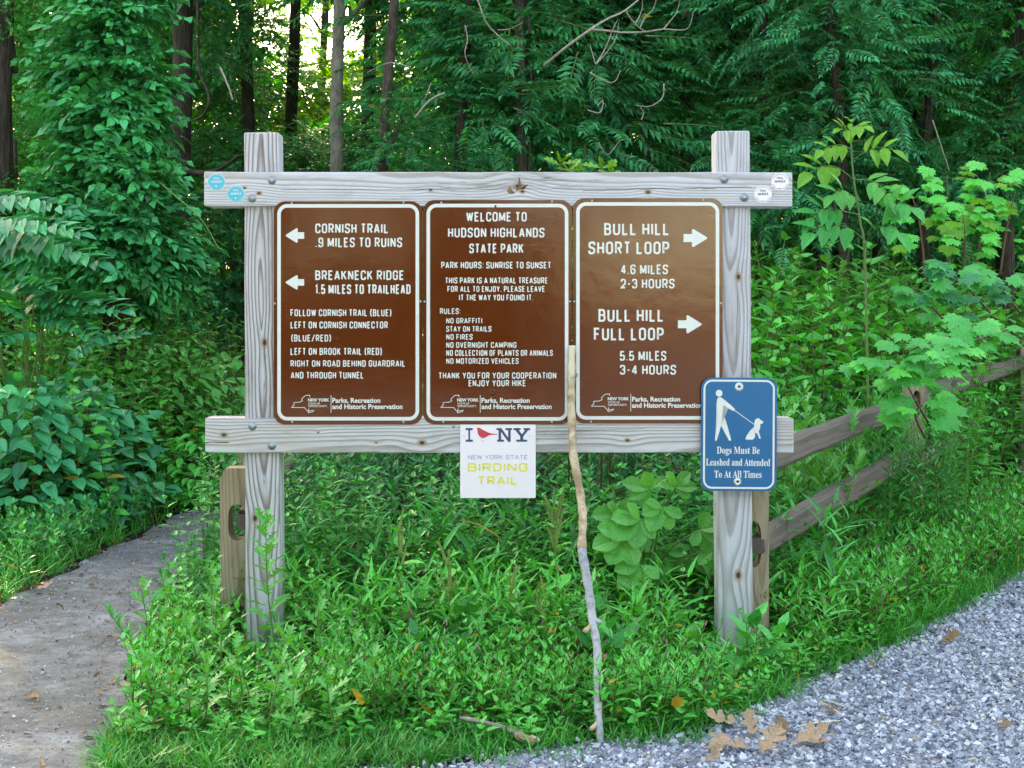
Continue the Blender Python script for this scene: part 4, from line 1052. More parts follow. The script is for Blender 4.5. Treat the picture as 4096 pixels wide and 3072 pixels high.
def trunk(parent, pts, r0, r1, mat, seed, name='trunk', k=12):
    rnd = random.Random(seed); P = smooth_pts(pts, 6); n_ = len(P); a = Acc()
    # own origin at the foot so the bark texture sits on the trunk
    rr = [(r0+(r1-r0)*i/(n_-1))*(1+rnd.uniform(-.05, .05)) for i in range(n_)]
    b0 = P[0].copy(); tube(a, [p-b0 for p in P], rr, k, 0.05, rnd); o = link(name, a.mesh(name, [mat], True)); o.location = b0; setpar(o, parent); return o
def gbase(px, D):
    p = at(px, 0, D); return Vector((p.x, p.y, float(gz(p.x, p.y))-0.05))
def tree(nm, px, D, label, cat, kind, crowns, dia, mat, seed, group, top=None, lean=0.0, shade_crowns=()):
    rnd = random.Random(seed); b = gbase(px, D); o = empty(nm, b, label, cat, group)
    top = top or 8.0
    pts = [b, b+Vector((lean*.3+rnd.uniform(-.1, .1), rnd.uniform(-.1, .1), top*.33)), b+Vector((lean*.65+rnd.uniform(-.15, .15), rnd.uniform(-.1, .1), top*.66)), b+Vector((lean, 0, top))]
    trunk(o, pts, dia/2, dia/2*.55, mat, seed)
    for (cx, cy, cd, sc) in crowns:
        c = at(cx, cy, D+cd); add_crown(o, kind, c, sc, rnd)
        # a limb from the trunk into the crown
        t = max(0.08, min(0.95, (c.z-b.z-0.5)/top)); s = b+Vector((lean*t, 0, top*t))
        if (c-s).length > 0.25: trunk(o, [s, (s+c)/2+Vector((0, 0, .12)), c], dia*.16, dia*.06, mat, seed+7, 'limb', 6)
    for (z, dx, dy, sc) in shade_crowns: add_crown(o, kind, b+Vector((dx, dy, z)), sc, rnd)  # crowns above the view, added to shade the wood below
    return o
GA, GB, GC = 'ailanthus trees behind the notice board', 'broadleaf trees deeper in the wood', 'sunlit trees at the far side of the wood'
ail = [  # px, D, kind, crowns, label
 (1560, 12.5, 'ail', [(1600, 680, 0, .5), (1700, 420, 1, .42)], 'young ailanthus just right of the pale grey trunk, above the middle of the board'),
 (1830, 13.2, 'aib', [(1930, 560, 0, .65), (1950, 220, .5, .6)], 'leafy ailanthus behind the middle brown sign with fronds arching left'),
 (2120, 12.8, 'ail', [(2120, 560, 0, 1.0), (2130, 230, .3, 1.0), (2080, -60, .3, 1.0)], 'ailanthus with drooping fronds behind the knot in the top beam'),
 (2400, 14.0, 'ail', [(2420, 480, 0, .8), (2330, 120, 1.2, .8)], 'ailanthus behind the bare pale branches, above the right brown sign'),
 (2700, 15.8, 'mid', [(2680, 560, 0, .5), (2650, 220, .8, .5)], 'ailanthus left of the right post top with dark gaps below it'),
 (3020, 13.5, 'ail', [(3060, 560, 0, .8), (2980, 130, .5, .85)], 'ailanthus directly behind the top of the right post'),
 (3360, 12.6, 'aib', [(3320, 780, 0, .65), (3380, 400, 0, .75), (3280, 30, 0, .8)], 'ailanthus right of the board with layered bluish fronds behind the sapling'),
 (3720, 13.4, 'ail', [(3730, 600, 0, .8), (3760, 180, .5, .8)], 'ailanthus at the right with fronds over a black hollow'),
 (4060, 13.4, 'mid', [(4080, 420, 0, .45), (4060, 60, 0, .45)], 'ailanthus cut by the right edge of the view'),
 (4400, 13.0, 'aib', [(4420, 600, 0, 1.2), (4400, 160, 0, 1.2)], 'ailanthus just beyond the right edge of the view'),
]
for i, (px, D, kd, cr_, lab) in enumerate(ail):
    tree('ailanthus_tree', px, D, lab, 'tree', kd, cr_, 0.11, M['bark_brown'], 100+i, GA, top=7.5, shade_crowns=((6.2, .2, .3, 1.25), (8.0, -.2, .6, 1.2)))
lt = [
 (60, 12.5, 'bro', [(20, 60, 0, 0.30), (60, 560, 1.4, 0.34), (-60, 860, 0, .3)], 'broadleaf tree at the left edge of the view with dark hanging leaves'),
 (-620, 12.5, 'brd', [(-620, 250, 0, .6), (-600, 900, 0, .6)], 'dark broadleaf tree just beyond the left edge'),
 (980, 18.0, 'brd', [(960, 660, 0, 0.45), (850, 1000, 0.4, 0.5), (960, 330, 1.0, 0.42), (880, 1250, 0, .5)], 'dark broadleaf tree behind the left post, right of the furrowed trunk'),
 (1180, 19.0, 'bro', [(1180, 640, 0, 0.50), (1260, 690, 1, .45)], 'small broadleaf tree seen between the left post top and the pale trunk'),
 (1480, 17.0, 'brd', [(1500, 620, 0, 0.42), (1450, 860, 0, 0.6), (1560, 130, 2, 0.28)], 'dark broadleaf tree close behind the pale grey trunk'),
]
for i, (px, D, kd, cr_, lab) in enumerate(lt):
    tree('broadleaf_tree', px, D, lab, 'tree', kd, cr_, 0.20, M['bark_dark'], 200+i, GB, top=9)
# second and third rows, deeper in
rnd = random.Random(77); places = []
names2 = ['first', 'second', 'third', 'fourth', 'fifth', 'sixth', 'seventh', 'eighth', 'ninth', 'tenth', 'eleventh', 'twelfth', 'thirteenth', 'fourteenth']
row2 = [(-150, 19), (330, 18), (650, 20), (1920, 18.5), (2250, 20), (2620, 19), (2960, 18), (3330, 19.5), (3700, 18), (4080, 20), (4460, 19)]
for i, (px, D) in enumerate(row2):
    kd = 'brd' if i % 2 else 'bro'
    cr_ = [(px+rnd.uniform(-80, 80), py+rnd.uniform(-90, 90), rnd.uniform(-.6, .6), rnd.uniform(.55, .85)) for py in (1050, 640, 230, -200)]
    if 1 <= i <= 9:
        a_ = 'far left' if px < 1000 else 'centre' if px < 2800 else 'right'
    tree('woodland_tree', px, D, 'broadleaf tree of the second row in the wood, %s from the left' % names2[i], 'tree', kd, cr_, 0.24, M['bark_dark'], 300+i, GB, top=11, shade_crowns=((9.0, 0, 0, 1.3),))
row3 = [(-100, 26), (280, 27), (640, 26), (980, 28), (1700, 29), (2080, 27), (2480, 28), (2860, 26), (3240, 28), (3600, 27), (3980, 26), (4360, 28)]
for i, (px, D) in enumerate(row3):
    pys = (980, 640, 300, -60) if not (800 < px < 1800) else (980, 680, 380)
    cr_ = [(px+rnd.uniform(-90, 90), py, rnd.uniform(-1, 1), rnd.uniform(1.1, 1.4)) for py in pys]
    tree('sunlit_tree', px, D, 'yellow-green sunlit tree far back in the wood, %s from the left' % names2[i], 'tree', 'far', cr_, 0.3, M['bark_dark'], 400+i, GC, top=12, shade_crowns=())

tree('sunlit_tree', 1290, 30, 'thin sunlit tree standing in the bright gap beside the pale trunk', 'tree', 'far', [(1230, 480, 0, .5), (1330, 250, 0, .42), (1200, 40, 0, .45)], .2, M['bark_dark'], 450, GC, top=12)
# trunks that stand out one by one
def lone(nm, label, pts, r0, r1, mat, seed, limbs=(), crowns=(), kind='brd'):
    P = [at(*p) for p in pts]; b = P[0].copy(); b.z = float(gz(b.x, b.y))-.05; o = empty(nm, b, label, 'tree')
    trunk(o, [b]+P, r0, r1, mat, seed, k=16)
    for (lp, lr0, lr1) in limbs: trunk(o, [at(*p) for p in lp], lr0, lr1, mat, seed+3, 'limb', 8)
    rnd = random.Random(seed)
    for (cx, cy, cd, sc) in crowns: add_crown(o, kind, at(cx, cy, cd), sc, rnd)
    return o
lone('cedar_tree', 'tall dark furrowed trunk at the left, beside the vine-covered tree', [(700,1100,15),(715,700,15),(728,300,15),(735,-100,15),(740,-700,15)], 0.135, 0.085, M['bark_dark'], 51,
     limbs=[([(706,670,15),(790,690,14.8),(870,680,14.6),(960,620,14.4)], .035, .012), ([(735,60,15),(800,20,15),(880,-40,15.2)], .03, .012), ([(735,-100,15),(560,-260,15.3)], .05, .02)],
     crowns=[(600,-560,15.3,1.2),(900,110,15.6,.35)])
lone('pale_trunk_tree', 'straight smooth pale grey trunk rising behind the top beam right of the left post', [(1348,690,13.5),(1346,450,13.5),(1352,200,13.5),(1358,0,13.5),(1362,-500,13.5)], 0.068, 0.052, M['bark_grey'], 52,
     limbs=[([(1372,95,13.5),(1420,50,13.6),(1480,-10,13.8)], .03, .016), ([(1372,260,13.5),(1420,285,13.5),(1480,280,13.4),(1530,295,13.3)], .007, .003), ([(1415,285,13.5),(1405,330,13.4),(1450,380,13.3)], .006, .002)],
     crowns=[(1620,-330,14,.7),(1350,-900,14,1.1)])
lone('leaning_tree', 'slender brown trunk leaning left behind the bare branches', [(2600,640,15),(2585,515,15),(2566,369,15),(2534,217,15),(2507,0,15),(2470,-300,15)], 0.075, 0.06, M['bark_brown'], 53, crowns=[(2470,-420,15,1.2)])
lone('straight_tree', 'thin straight grey trunk left of the right post top', [(2760,640,15.5),(2756,325,15.5),(2745,120,15.5),(2738,0,15.5),(2730,-300,15.5)], 0.055, 0.04, M['bark_brown'], 54, crowns=[(2730,-420,15.5,1.2)])
lone('dark_tree', 'dark trunk behind the bare branches above the right brown sign', [(2462,500,17),(2447,325,17),(2415,110,17),(2390,-80,17)], 0.085, 0.07, M['bark_dark'], 55, crowns=[(2390,-320,17,1.2)])
lone('back_tree', 'dark trunk at the far right edge of the wood', [(4020,900,16),(4018,600,16),(4010,300,16),(4012,-200,16)], 0.10, 0.08, M['bark_dark'], 56, crowns=[(4012,-360,16,1.2)])
lone('hollow_tree', 'dark trunk behind the ailanthus fronds, right of the right post', [(3520,700,17),(3518,350,17),(3514,100,17),(3510,-200,17)], 0.09, 0.075, M['bark_dark'], 57, crowns=[(3510,-360,17,1.2)])
lone('forked_tree', 'dark forked trunk seen through a gap right of the right beam end', [(3270,800,18),(3272,620,18),(3240,500,18),(3215,380,18)], 0.085, 0.05, M['bark_dark'], 58, limbs=[([(3272,620,18),(3305,520,18),(3330,380,18)], .06, .04)], crowns=[(3230,200,18.5,1.0)])
# vine tower
vt = lone('vine_covered_tree', 'trunk wholly wrapped in climbing vines at the left of the view', [(470,1300,12),(460,800,12),(450,300,12),(450,-200,12)], 0.13, 0.09, M['bark_dark'], 59)
rnd = random.Random(9)
for (cx, cy, cd, sc) in [(470,-60,12,.95),(440,150,11.8,.95),(300,250,12,.7),(470,360,11.7,1.0),(560,470,11.8,.75),(500,560,11.6,1.0),(330,520,12,.8),(480,760,11.5,.95),(610,720,11.8,.7),(330,760,11.8,.85),(560,930,11.3,1.0),(400,950,11.4,.9),(640,1010,11.4,.75),
                         (230,950,11.6,.9),(480,1160,12.8,.85),(300,1130,12.4,.85),(640,1180,13.2,.7),(150,1050,12.3,.9)]:
    add_crown(vt, 'vin', at(cx, cy, cd), sc, rnd, 'vine_foliage')
# bare pale branches
db = empty('bare_branches', at(2300, 0, 12), 'bare pale dead branches arching across the dark wood above the right sign', 'branches')
rnd = random.Random(4)
BRN = [([(2180,260),(2263,190),(2360,119),(2430,75),(2501,41),(2600,-40)], .012, .006),
       ([(2366,117),(2447,125),(2490,130),(2583,127),(2653,117),(2740,119),(2765,85),(2773,43)], .010, .003),
       ([(2501,41),(2520,70),(2550,105),(2583,127)], .007, .005), ([(2560,110),(2580,70),(2610,40),(2625,0)], .006, .002), ([(2540,95),(2560,60),(2570,20),(2565,-20)], .005, .002),
       ([(2653,117),(2680,85),(2705,50),(2720,0)], .006, .002), ([(2382,258),(2410,215),(2435,160),(2450,120),(2470,80)], .006, .002), ([(2382,258),(2430,205),(2465,150),(2475,90)], .005, .002), ([(2382,258),(2360,180)], .004, .002),
       ([(2360,290),(2420,325),(2460,325),(2482,280)], .006, .002), ([(2350,440),(2400,450),(2412,400),(2390,425)], .005, .003), ([(1900,-40),(1940,80),(1990,140),(2040,180),(2010,160)], .008, .003), ([(1990,120),(2040,115),(2090,90)], .004, .002),
       ([(1860,100),(1870,160),(1860,220),(1895,300)], .005, .002), ([(2655,335),(2650,390),(2600,425),(2540,420)], .006, .003), ([(2565,480),(2575,450),(2560,430)], .004, .002), ([(1660,470),(1720,400),(1780,370)], .009, .005), ([(1700,395),(1725,330)], .004, .002),
       ([(2395,570),(2430,620),(2480,560)], .004, .002), ([(1640,270),(1560,250),(1470,290)], .004, .003), ([(880,270),(915,350),(930,400)], .010, .006), ([(3730,480),(3770,600),(3800,690)], .006, .003)]
for pl, r0, r1 in BRN:
    P = smooth_pts([at(x, y, 11.6+0.3*math.sin(x*.01)) for x, y in pl], 4); a = Acc(); n_ = len(P)
    tube(a, P, [r0+(r1-r0)*i/(n_-1) for i in range(n_)], 6, 0.05, rnd); link('twig', a.mesh('twig', [M['dead']], True), db)
# hanging lianas beside the furrowed trunk
lv = empty('liana', at(800, 300, 14.5), 'thin dark vine looping beside the furrowed trunk', 'vine')
a = Acc(); P = smooth_pts([at(*p) for p in ((790,-40,14.5),(792,180,14.5),(800,290,14.4),(835,380,14.3),(820,450,14.3),(770,480,14.4),(660,475,14.6))], 6)
tube(a, P, [.014]*len(P), 6, 0.1, rnd); link('liana_stem', a.mesh('liana_stem', [M['bark_brown']], True), lv)
tv = empty('trailing_vine', at(700, 740, 10.8), 'thin yellow-green tendril trailing down towards the left post', 'vine')
a = Acc(); P = smooth_pts([at(*p) for p in ((640,730,11),(710,790,10.8),(790,860,10.6),(840,930,10.5),(870,985,10.4),(895,1000,10.3))], 5)
tube(a, P, [.005*(1-.5*i/len(P)) for i in range(len(P))], 5); link('tendril', a.mesh('tendril', [M['stem']], True), tv)

# far wood: one mass nobody could count
def far_wood():
    r = rs(3); acc = Acc(); n_ = 4800
    x = r.uniform(-60, 60, n_); y = r.uniform(32, 60, n_); g = gz(x, y); az = x/(y+CD)
    z = r.uniform(0, 1, n_)**0.9*17
    thin = (az > -0.20) & (az < -0.09) & (z > 4.0)
    k = ~thin | (r.uniform(size=n_) < 0.10); x, y, z, g = x[k], y[k], z[k], g[k]; n_ = len(x)
    U = np.stack([r.normal(0, .4, n_), r.normal(0, .4, n_), np.ones(n_)], 1)
    T_ = twig(7, (np.array([(0, 0, 0), (-.34, .45, .06), (.34, .45, .06), (0, 1, -.15)], float), np.array([(0, 3, 1), (0, 2, 3)])), .36, r)
    scatter(acc, T_, np.stack([x, y, g+z], 1), unit(r, n_)*np.array((1, 1, .4)), U, r.uniform(1.6, 3.0, n_))
    o = link('far_wood', acc.mesh('far_wood', [M['lf_far'], M['stem_red']])); props(o, 'mass of sunlit foliage far behind the trees', 'woodland', None, 'stuff')
far_wood()
def add_unseen_wood():
    """unseen wood added behind the photographer to block low sky light"""
    r = rs(8); acc = Acc(); n_ = 3400
    a_ = r.uniform(-PI*.98, -PI*.02, n_); d = r.uniform(17, 23, n_); x = d*np.cos(a_)*1.25; y = d*np.sin(a_)-1.0
    k = (x < .75) | (x > 9); x, y = x[k], y[k]; n_ = len(x); h = 10.0+2*np.sin(x*.5)  # gap shaped so the signs mirror a patch of sky
    z = r.uniform(0, 1, n_)*h; U = np.stack([r.normal(0, .4, n_), r.normal(0, .4, n_), np.ones(n_)], 1)
    T_ = twig(7, (np.array([(0, 0, 0), (-.34, .45, .06), (.34, .45, .06), (0, 1, -.15)], float), np.array([(0, 3, 1), (0, 2, 3)])), .36, r)
    scatter(acc, T_, np.stack([x, y, z], 1), unit(r, n_)*np.array((1, 1, .4)), U, r.uniform(1.5, 2.6, n_))
    o = link('unseen_wood', acc.mesh('unseen_wood', [M['lf_dark'], M['stem_red']])); props(o, 'unseen wood added behind the viewer to block low sky light', 'woodland', None, 'stuff')
add_unseen_wood()

# ------------------------------------------------------------------ undergrowth
r_ = rs(15)
LF = lambda k: [M[k], M['stem_red' if k == 'lf_bright' else 'stem'], M['pink']]
T_OV = [stemplant(.95, 13, OV_L, .125, r_, per=2, whorl=90, elev=.15, droopy=.15) for _ in range(4)]
T_OW = [stemplant(.80, 15, OW_L, .10, r_, whorl=137, elev=.2, per=1) for _ in range(3)]+[stemplant(.7, 9, OW_L, .11, r_, per=2, whorl=90, elev=.1) for _ in range(2)]
T_LA = [stemplant(.95, 36, LA_L, .115, r_, elev=.35, start=.1) for _ in range(4)]
T_MU = [stemplant(.50, 15, MU_L, .115, r_, elev=.45, start=.1, top=.75) for _ in range(4)]
T_SM = [stemplant(.26, 10, OV_L, .078, r_, elev=.35, lean=.35) for _ in range(5)]+[stemplant(.24, 11, LA_L, .09, r_, elev=.45, lean=.35) for _ in range(4)]+[stemplant(.24, 10, LA_L, .085, r_, elev=.45, lean=.35, flower=(2, 1))]
T_DG = [stemplant(.40, 8, GR_L, .20, r_, elev=.45, lean=.3, width=.002) for _ in range(5)]
T_LOW = [stemplant(.09, 9, OW_L, .045, r_, elev=.2, lean=.4, width=.0015) for _ in range(4)]
T_GR = [grass_tuft(r_, 12, .15, .028) for _ in range(5)]; T_GS = [grass_tuft(r_, 10, .085, .035) for _ in range(4)]
def stuff(name, T, poly, n_, S, mat, seed, label, cat, keep=None, lean=.12, z0=0):
    return plants(name, T, fill(poly, n_, seed, keep), S, LF(mat), seed, lean, label=label, cat=cat, z0=z0)
kp = lambda m: (lambda q, r: off_path(q, r, m))
posts = lambda q: ~((np.abs(q[:, 0]-.98) < .27) & (q[:, 1] < .22) & (q[:, 1] > -.62)) & ~((np.abs(q[:, 0]+1.0) < .24) & (q[:, 1] < .10))
clear = lambda q: ~((np.abs(q[:, 0]-.27) < .032) & (q[:, 1] < -.80))
kr = lambda m: (lambda q, r: off_road(q, m) & off_path(q, r, .07) & clear(q))
# left bank beyond the path
stuff('undergrowth', T_OW, [(-1.6, -.55), (1.4, -.55), (1.4, .45), (-1.6, .5)], 90, .52, 'lf_bright', 83, 'leafy seedlings standing above the smartweed under the board', 'undergrowth', lambda q, r: kr(.3)(q, r) & posts(q))
stuff('undergrowth', [stemplant(.22, 6, OVATE, .17, r_, elev=.45, lean=.3) for _ in range(3)], [(-.6, -.5), (1.0, -.5), (1.0, .4), (-.7, .4)], 60, 1.0, 'lf_mid', 84, 'broad dock leaves among the weeds under the board', 'undergrowth', kr(.3))
LB = [(-2.35, 3.0), (-2.35, 9), (-8, 9), (-8, 3.2), (-3.2, 2.2)]
stuff('undergrowth', T_OW, [(-2.5, 3.6), (-2.2, 8.5), (-7, 8.5), (-7, 4.5), (-3.4, 3.2)], 760, 1.2, 'lf_bright', 61, 'bank of broad-leaved weeds left of the path', 'undergrowth', kp(.18))
stuff('undergrowth', T_OV, [(-2.9, 4.2), (-2.2, 9), (-7, 9), (-7, 5)], 380, 1.2, 'lf_pale', 62, 'paler taller weeds behind the left bank', 'undergrowth', kp(.25))
stuff('undergrowth', T_SM, [(-2.45, 0.2), (-2.3, 4.5), (-3.4, 4.5), (-5.5, 2.5), (-5.5, -.5), (-3.0, -.6)], 1500, .95, 'lf_mid', 63, 'low smartweed on the left verge of the path', 'undergrowth', kp(.06))
stuff('grass', T_GR, [(-2.3, -1.0), (-2.2, 6), (-3.4, 6), (-4.6, 1.0), (-4.6, -1.5)], 1500, .9, 'grass', 64, 'grass on the left verge of the path', 'grass', kp(.02))
# right of the path and behind the board
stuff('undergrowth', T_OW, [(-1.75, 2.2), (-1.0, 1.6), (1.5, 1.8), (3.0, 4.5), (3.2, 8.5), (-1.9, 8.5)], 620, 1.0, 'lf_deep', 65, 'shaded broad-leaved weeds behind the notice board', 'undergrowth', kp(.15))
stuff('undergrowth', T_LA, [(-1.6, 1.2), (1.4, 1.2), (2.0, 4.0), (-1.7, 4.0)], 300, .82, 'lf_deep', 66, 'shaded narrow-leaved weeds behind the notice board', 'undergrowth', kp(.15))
stuff('undergrowth', T_OV, [(-1.55, .5), (1.3, .5), (1.5, 1.6), (-1.6, 1.6)], 210, .68, 'lf_mid', 67, 'weeds just behind the lower beam', 'undergrowth', kp(.1))
stuff('undergrowth', T_MU, [(-1.9, 0.6), (-1.2, 0.4), (-1.0, 2.2), (-1.9, 3.4)], 110, .6, 'lf_mid', 68, 'mugwort thicket between the path and the left post', 'undergrowth', kp(.04))
stuff('undergrowth', T_DG, [(-1.2, -.30), (1.35, -.30), (1.35, .55), (-1.3, .55)], 250, .80, 'lf_bright', 69, 'bright broad-bladed grass under the board', 'undergrowth', lambda q, r: off_path(q, r, .1) & posts(q))
stuff('undergrowth', T_DG, [(-1.0, .45), (1.5, .45), (1.5, 1.3), (-1.1, 1.3)], 200, 1.15, 'lf_mid', 70, 'broad-bladed grass behind the board', 'undergrowth')
stuff('undergrowth', T_SM, [(-1.75, -.98), (1.1, -1.0), (1.55, .05), (-1.9, .6)], 1350, .80, 'lf_bright', 71, 'smartweed with pink flower spikes in front of the board', 'undergrowth', lambda q, r: kr(.12)(q, r) & (posts(q) | (r.uniform(size=len(q)) < .10)))
stuff('undergrowth', T_LOW, [(-1.7, -1.2), (.7, -1.15), (1.6, .1), (2.6, 1.7), (1.3, 1.0), (-1.9, .9)], 1700, 1.1, 'lf_bright', 72, 'low clover and seedlings in front of the board', 'undergrowth', kr(.04))
stuff('grass', T_GS, [(-1.5, -1.5), (.8, -1.45), (1.5, -.1), (3.2, 2.4), (3.0, 2.9), (1.3, .5), (.5, -.7), (-1.5, -.9)], 2800, 1.0, 'grass', 73, 'short grass fringing the gravel', 'grass', lambda q, r: off_path(q, r, .02) & clear(q) & (off_road(q, .0) | ((r.uniform(size=len(q)) < .12) & off_road(q, -.14))))
stuff('undergrowth', T_LA, [(1.85, 1.75), (2.7, 2.5), (2.9, 3.3), (2.0, 2.8)], 75, .85, 'lf_mid', 85, 'weeds smothering the second fence post', 'undergrowth')
stuff('undergrowth', T_OW, [(2.5, 2.9), (3.5, 4.4), (3.3, 5.0), (2.4, 3.4)], 110, 1.05, 'lf_bright', 86, 'leafy weeds leaning over the far fence rails', 'undergrowth')
# right bank
RB = [(1.25, .35), (1.75, 1.0), (3.0, 2.4), (5.5, 5.2), (5.5, 9), (1.6, 9), (1.1, 1.2)]
stuff('undergrowth', T_SM, [(1.15, .1), (1.6, .25), (2.2, 1.1), (3.1, 2.5), (5.4, 5.6), (4.6, 6), (2.4, 2.9), (1.25, .9)], 1800, 1.0, 'lf_bright', 74, 'smartweed covering the bank between the fence and the gravel', 'undergrowth', kr(.12))
stuff('grass', T_GR, [(1.5, .15), (2.2, 1.0), (3.1, 2.4), (5.6, 5.4), (5.0, 5.8), (2.6, 2.8), (1.5, .9)], 1500, .8, 'grass', 75, 'long grass along the right verge of the gravel', 'grass', kr(.0))
stuff('undergrowth', T_LA, [(1.2, .9), (1.6, 1.2), (2.5, 2.8), (3.9, 5.5), (1.8, 5.5)], 260, .82, 'lf_mid', 76, 'narrow-leaved weeds growing through the split rail fence', 'undergrowth')
stuff('undergrowth', T_MU, [(1.15, 1.0), (1.7, 1.4), (2.2, 3.2), (1.4, 3.4)], 90, 1.5, 'lf_pale', 77, 'mugwort behind the right post', 'undergrowth')
stuff('undergrowth', T_OW, [(1.6, 2.8), (2.6, 3.2), (4.2, 6.0), (6.5, 9.5), (1.7, 9.5)], 850, 1.6, 'lf_bright', 78, 'tall leafy weeds filling the bank behind the fence', 'undergrowth')
stuff('undergrowth', T_OV, [(1.6, 3.6), (3.2, 4.6), (6.5, 8.5), (6.5, 10), (1.7, 10)], 560, 1.55, 'lf_pale', 79, 'pale upper layer of weeds on the right bank', 'undergrowth')
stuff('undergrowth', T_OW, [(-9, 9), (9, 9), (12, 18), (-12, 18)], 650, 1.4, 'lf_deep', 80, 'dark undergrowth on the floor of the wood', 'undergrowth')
stuff('undergrowth', T_OV, [(-12, -2), (-4.5, -2), (-5, 9), (-12, 9)], 500, 1.0, 'lf_mid', 81, 'weeds beyond the left edge of the view', 'undergrowth')
stuff('undergrowth', T_OV, [(3.6, 3.0), (9, 7.5), (9, 9), (5.5, 7.5)], 260, .8, 'lf_mid', 82, 'weeds beyond the right edge of the view', 'undergrowth', kr(.1))

# ------------------------------------------------------------------ gravel
def stones(name, poly, n_, s0, s1, seed, label, keep):
    r = rs(seed); q = fill(poly, n_, seed, keep); acc = Acc()
    T = []
    for _ in range(6):
        bm = bmesh.new(); bmesh.ops.create_cube(bm, size=.86); bmesh.ops.triangulate(bm, faces=bm.faces)
        V = np.array([v.co[:] for v in bm.verts]); F = np.array([[v.index for v in f.verts] for f in bm.faces]); bm.free()
        d = unit(r, 3)
        for k in d: h = .34; pr = V@k; V = V-np.outer(np.maximum(0, pr-h), k)
        V *= r.uniform(.6, 1.1, 3)*np.array((1, 1, .75)); V += r.normal(0, .07, V.shape); T.append((V, F))
    w = r.randint(0, 6, n_); S = s0+(s1-s0)*r.uniform(size=n_)**3.5
    for k in range(6):
        m_ = w == k; c = int(m_.sum())
        P = np.stack([q[m_, 0], q[m_, 1], gz(q[m_, 0], q[m_, 1])+0.004+S[m_]*.15], 1)
        U = np.stack([r.normal(0, .5, c), r.normal(0, .5, c), np.ones(c)], 1)
        scatter(acc, T[k], P, unit(r, c), U, S[m_])
    o = link(name, acc.mesh(name, [M['stone']])); props(o, label, 'gravel', None, 'stuff')
on_road = lambda q, r: (q[:, 1] < road_edge(q[:, 0])+r.uniform(-.05, .10, len(q)))
stones('gravel', [(-1.6, -1.50), (2.2, -1.5), (3.4, 1.6), (3.4, 3.0), (1.4, .35), (.5, -.9), (-1.2, -1.2)], 37000, .006, .025, 91, 'crushed grey stone of the parking place', on_road)
stones('gravel', [(-1.4, -2.6), (6, -2.6), (7, 6.5), (3.4, 3.0), (3.4, 1.6), (2.2, -1.5), (-1.4, -1.5)], 6000, .01, .035, 92, 'crushed grey stone beyond the view', on_road)
on_path = lambda q, r: ~off_path(q, r, .03)
stones('pebbles', [(-4.2, -2), (-1.2, -2), (-1.7, 2), (-1.9, 6), (-2.5, 6), (-3.2, 0)], 5500, .004, .014, 93, 'small pebbles scattered on the trodden path', on_path)
stones('pebbles', [(.95, -.25), (1.35, -.25), (1.35, .1), (.95, .1)], 260, .012, .032, 94, 'pale pebbles heaped at the foot of the right post', None)

# ------------------------------------------------------------------ single plants with their leaves as parts
def leafmesh(name, T, mats): return Acc_one(T, name, mats)
def Acc_one(T, name, mats):
    a = Acc()
    if len(T) > 2: a.V.append(T[0].astype(np.float32)); a.F.append(T[1].astype(np.int32)); a.M.append(T[2].astype(np.int32))
    else: a.add(T[0], T[1])
    return a.mesh(name, mats)
LM = {}
def lm(key, T, mat):
    k = (key, mat)
    if k not in LM: LM[k] = Acc_one(T, 'leaf_'+key, [M[mat], M['stem'], M['pink']])
    return LM[k]
def put(parent, me, p, d, u, s, name='leaf'):
    y = Vector(d).normalized(); z = Vector(u); z = z-y*z.dot(y); z.normalize(); x = y.cross(z)
    o = bpy.data.objects.new(name, me); C.objects.link(o)
    o.location = p; o.rotation_euler = Matrix((x, y, z)).transposed().to_euler(); o.scale = (s, s, s)
    setpar(o, parent); return o
def herb(nm, label, cat, base, top, n_, T, key, mat, ll, seed, group=None, per=1, whorl=137.5, elev=.3, topel=.6, start=.12, stem='stem', w=.004, taper=.5, droop=0.0):
    rnd = random.Random(seed); b, t = Vector(base), Vector(top); o = empty(nm, b, label, cat, group)
    mid = (b+t)/2+Vector((rnd.uniform(-.03, .03), rnd.uniform(-.03, .03), 0)); P = smooth_pts([b, mid, t], 6); a = Acc(); k = len(P)
    tube(a, P, [w*(1-.6*i/k) for i in range(k)], 6); link('stem', a.mesh('stem', [M[stem]], True), o)
    for i in range(n_):
        f = start+(1-start)*i/(n_-1); p = P[min(k-1, int(f*(k-1)))].lerp(P[min(k-1, int(f*(k-1))+1)], f*(k-1)-int(f*(k-1)))
        for q in range(per):
            an = rad(whorl*i+360*q/per+rnd.uniform(-20, 20)); e = elev+topel*f*f+rnd.uniform(-.15, .15)-droop*(1-f)
            d = Vector((math.cos(an)*math.cos(e), math.sin(an)*math.cos(e), math.sin(e)))
            put(o, rnd.choice(lm_list(key, T, mat)) if isinstance(T, list) else lm(key, T, mat), p, d, (rnd.uniform(-.3, .3)-d.x*d.z, rnd.uniform(-.3, .3)-d.y*d.z, 1), ll*(1-taper*f*f)*rnd.uniform(.85, 1.15))
    return o
def lm_list(key, T, mat): return [lm(key+str(i), t, mat) for i, t in enumerate(T)]
# tall mugwort in front of the left post
herb('tall_mugwort', 'tall mugwort with deeply cut leaves standing in front of the left post', 'plant', at(1120, 2790, 5.65)*Vector((1,1,0)) if False else Vector((at(1125, 0, 5.7).x, -.3, 0)), at(1062, 2085, 5.72), 34, MUG, 'mug', 'lf_pale', .135, 1, elev=.2, topel=.9, start=.15, taper=.45)
